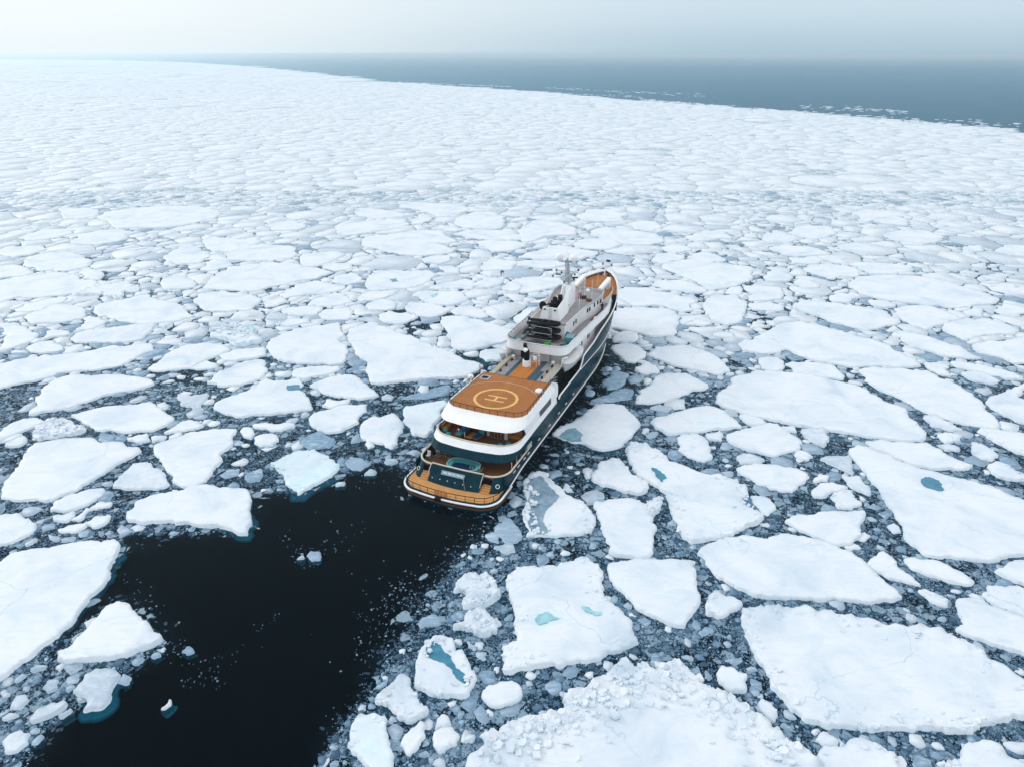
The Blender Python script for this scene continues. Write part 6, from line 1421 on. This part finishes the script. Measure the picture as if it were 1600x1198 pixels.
for k_ in range(4): s_ = thing('bar_stool', 'slim wooden bar stool at the bar counter, %s from the left white column' % ['first', 'second', 'third', 'fourth'][k_], 'stool', 1.35 + .45 * k_, 11.6, 4.0, 0, 'bar stools'); MB().cyl((0, 0, .7), .16, .06, 12).build('seat', VARN, s_); MB().cyl((0, 0, 0), .035, .7, 8).build('stem', STEEL, s_); MB().cyl((0, 0, .0), .15, .03, 12).build('base', STEEL, s_)
gl = thing('ball_lamp', 'small white ball lamp near the dark chairs', 'lamp', -3.1, 10.8, 4.0); MB().sph((0, 0, .62), .16, n=12, m=8).build('globe', WHITE, gl, smooth=True); MB().cyl((0, 0, 0), .12, .45, 10, .06).build('base', BLACK, gl)
for k_ in range(6):
    x, y = [(-5.6, 6.7), (-5.0, 7.3), (-5.6, 7.7), (-4.9, 8.2), (-5.5, 8.7), (-4.7, 9.0)][k_]; chair(['black and white chair at the port rail, aftmost of the huddle', 'black and white chair second from aft in the port huddle', 'black and white chair closest to the port rail middle', 'black and white chair innermost under the teal overhang', 'black and white chair foremost under the teal overhang', 'black and white chair nearest the curved stairwell rail'][k_], x, y, 1.9, k_ * 1.1, BLACK if k_ % 3 else WHITE2, 'chairs huddled on the port main deck', WHITE2)
lr = thing('life_raft', 'white life raft canister on the starboard bridge deck', 'life raft', 5.0, 46.6, 8.98, R(10)); MB().tube([(0, -.5, .35), (0, .5, .35)], .3, 14).build('canister', WHITE, lr, smooth=True, auto=40); MB().box(-.3, .3, -.35, .35, 0, .1).build('cradle', LGREY, lr)
# flag on the jackstaff
fl = MB()
for i in range(7):
    for j in range(4): fl.v.append((.05 + i * .14, .06 * math.sin(i * 1.1), -.15 * j))
for i in range(6):
    for j in range(3): fl.f.append((i * 4 + j, (i + 1) * 4 + j, (i + 1) * 4 + j + 1, i * 4 + j + 1))
fg = fl.build('flag', NAVY, None, smooth=True); fg.location = W(.03, 70.15, 13.2); fg.rotation_euler = (0, 0, -SHIP_H); so = fg.modifiers.new('s', 'SOLIDIFY'); so.thickness = .02; tag(fg, 'small dark flag at the bow jackstaff', 'flag')
# the person on the starboard bridge deck
def person(x, y, z, yaw):
    J = dict(pel=(0, 0, .95), chest=(0, .02, 1.30), neck=(0, .03, 1.50), head=(0, .05, 1.62), top=(0, .05, 1.74), sl=(-.19, .02, 1.43), el=(-.30, .02, 1.16), wl_=(-.22, .16, .98), sr=(.19, .02, 1.43), er=(.30, .02, 1.16), wr=(.22, .16, .98),
             hl=(-.10, 0, .92), kl=(-.12, .03, .50), al=(-.13, 0, .09), tl=(-.14, .14, .04), hr=(.10, 0, .92), kr=(.12, .05, .50), ar=(.14, .02, .09), tr=(.15, .17, .04))
    E_ = [('pel', 'chest'), ('chest', 'neck'), ('neck', 'head'), ('head', 'top'), ('chest', 'sl'), ('sl', 'el'), ('el', 'wl_'), ('chest', 'sr'), ('sr', 'er'), ('er', 'wr'), ('pel', 'hl'), ('hl', 'kl'), ('kl', 'al'), ('al', 'tl'), ('pel', 'hr'), ('hr', 'kr'), ('kr', 'ar'), ('ar', 'tr')]
    rad = dict(pel=.15, chest=.16, neck=.065, head=.105, top=.07, sl=.085, el=.065, wl_=.045, sr=.085, er=.065, wr=.045, hl=.11, kl=.075, al=.055, tl=.045, hr=.11, kr=.075, ar=.055, tr=.045)
    ks = list(J); me = bpy.data.meshes.new('person'); me.from_pydata([J[k_] for k_ in ks], [(ks.index(a), ks.index(b)) for a, b in E_], []); o = bpy.data.objects.new('person', me); COL.objects.link(o)
    sk = o.modifiers.new('skin', 'SKIN'); o.modifiers.new('sub', 'SUBSURF').levels = 1; o.modifiers['sub'].render_levels = 1
    for i, k_ in enumerate(ks): r_ = rad[k_]; me.skin_vertices[0].data[i].radius = (r_, r_ * (.8 if k_ in ('chest', 'pel') else 1)); me.skin_vertices[0].data[i].use_root = (k_ == 'pel')
    me.materials.append(paint('black_clothes', (.012, .013, .016), .8)); o.location = W(x, y, z); o.rotation_euler = (0, 0, -SHIP_H + yaw)
    f_ = MB(); f_.sph((0, .09, 1.61), .085, .9, .8, 1.15, 12, 8); f_.sph((0, .165, 1.60), .018, 1, 1, 1.3, 6, 4); f_.build('face', paint('skin', (.45, .26, .18), .6), o, smooth=True)
    MB().sph((0, .035, 1.66), .118, 1, 1.05, 1, 12, 8, -.1).build('hood', BLACK, o, smooth=True)
    for sgn in (-1, 1):
        h_ = MB(); h_.tube([(sgn * .22, .16, .98), (sgn * .21, .19, .91), (sgn * .205, .20, .87)], [.035, .042, .034], 6)
        for k_ in range(4): h_.tube([(sgn * .205 + (k_ - 1.5) * .018, .20, .88), (sgn * .205 + (k_ - 1.5) * .02, .215, .84), (sgn * .2 + (k_ - 1.5) * .018, .20, .80 + .006 * abs(k_ - 1))], [.009, .009, .008], 5)
        h_.tube([(sgn * .17, .19, .93), (sgn * .15, .21, .88)], [.011, .009], 5); h_.build('glove', BLACK, o, smooth=True)
    tag(o, 'person in black clothes standing at the front of the starboard side deck', 'person')
person(4.75, 51.5, 8.98, .5)
# ------------------------------------------------------------------ haze
def haze():
    x, y0, y1, z0, z1 = 14000, -600, 16000, -15.0, 56.0
    v = [(-x, y0, z0), (x, y0, z0), (x, y1, z0), (-x, y1, z0), (-x, y0, z1), (x, y0, z1), (x, y1, z1), (-x, y1, z1)]
    f_ = [(3, 2, 1, 0), (4, 5, 6, 7), (0, 1, 5, 4), (1, 2, 6, 5), (2, 3, 7, 6), (3, 0, 4, 7)]
    m = bpy.data.materials.new('haze'); m.use_nodes = True; t = m.node_tree
    for n_ in list(t.nodes): t.nodes.remove(n_)
    o = t.nodes.new('ShaderNodeOutputMaterial'); p = t.nodes.new('ShaderNodeVolumePrincipled')
    p.inputs['Color'].default_value = (.79, .925, 1.0, 1); p.inputs['Density'].default_value = HAZE; p.inputs['Anisotropy'].default_value = 0.6
    t.links.new(p.outputs[0], o.inputs['Volume'])
    ob = mesh_obj('haze', v, f_, m); tag(ob, kind='stuff', label='pale sea haze over the ice', cat='haze')
HAZE = 0.00018
haze()
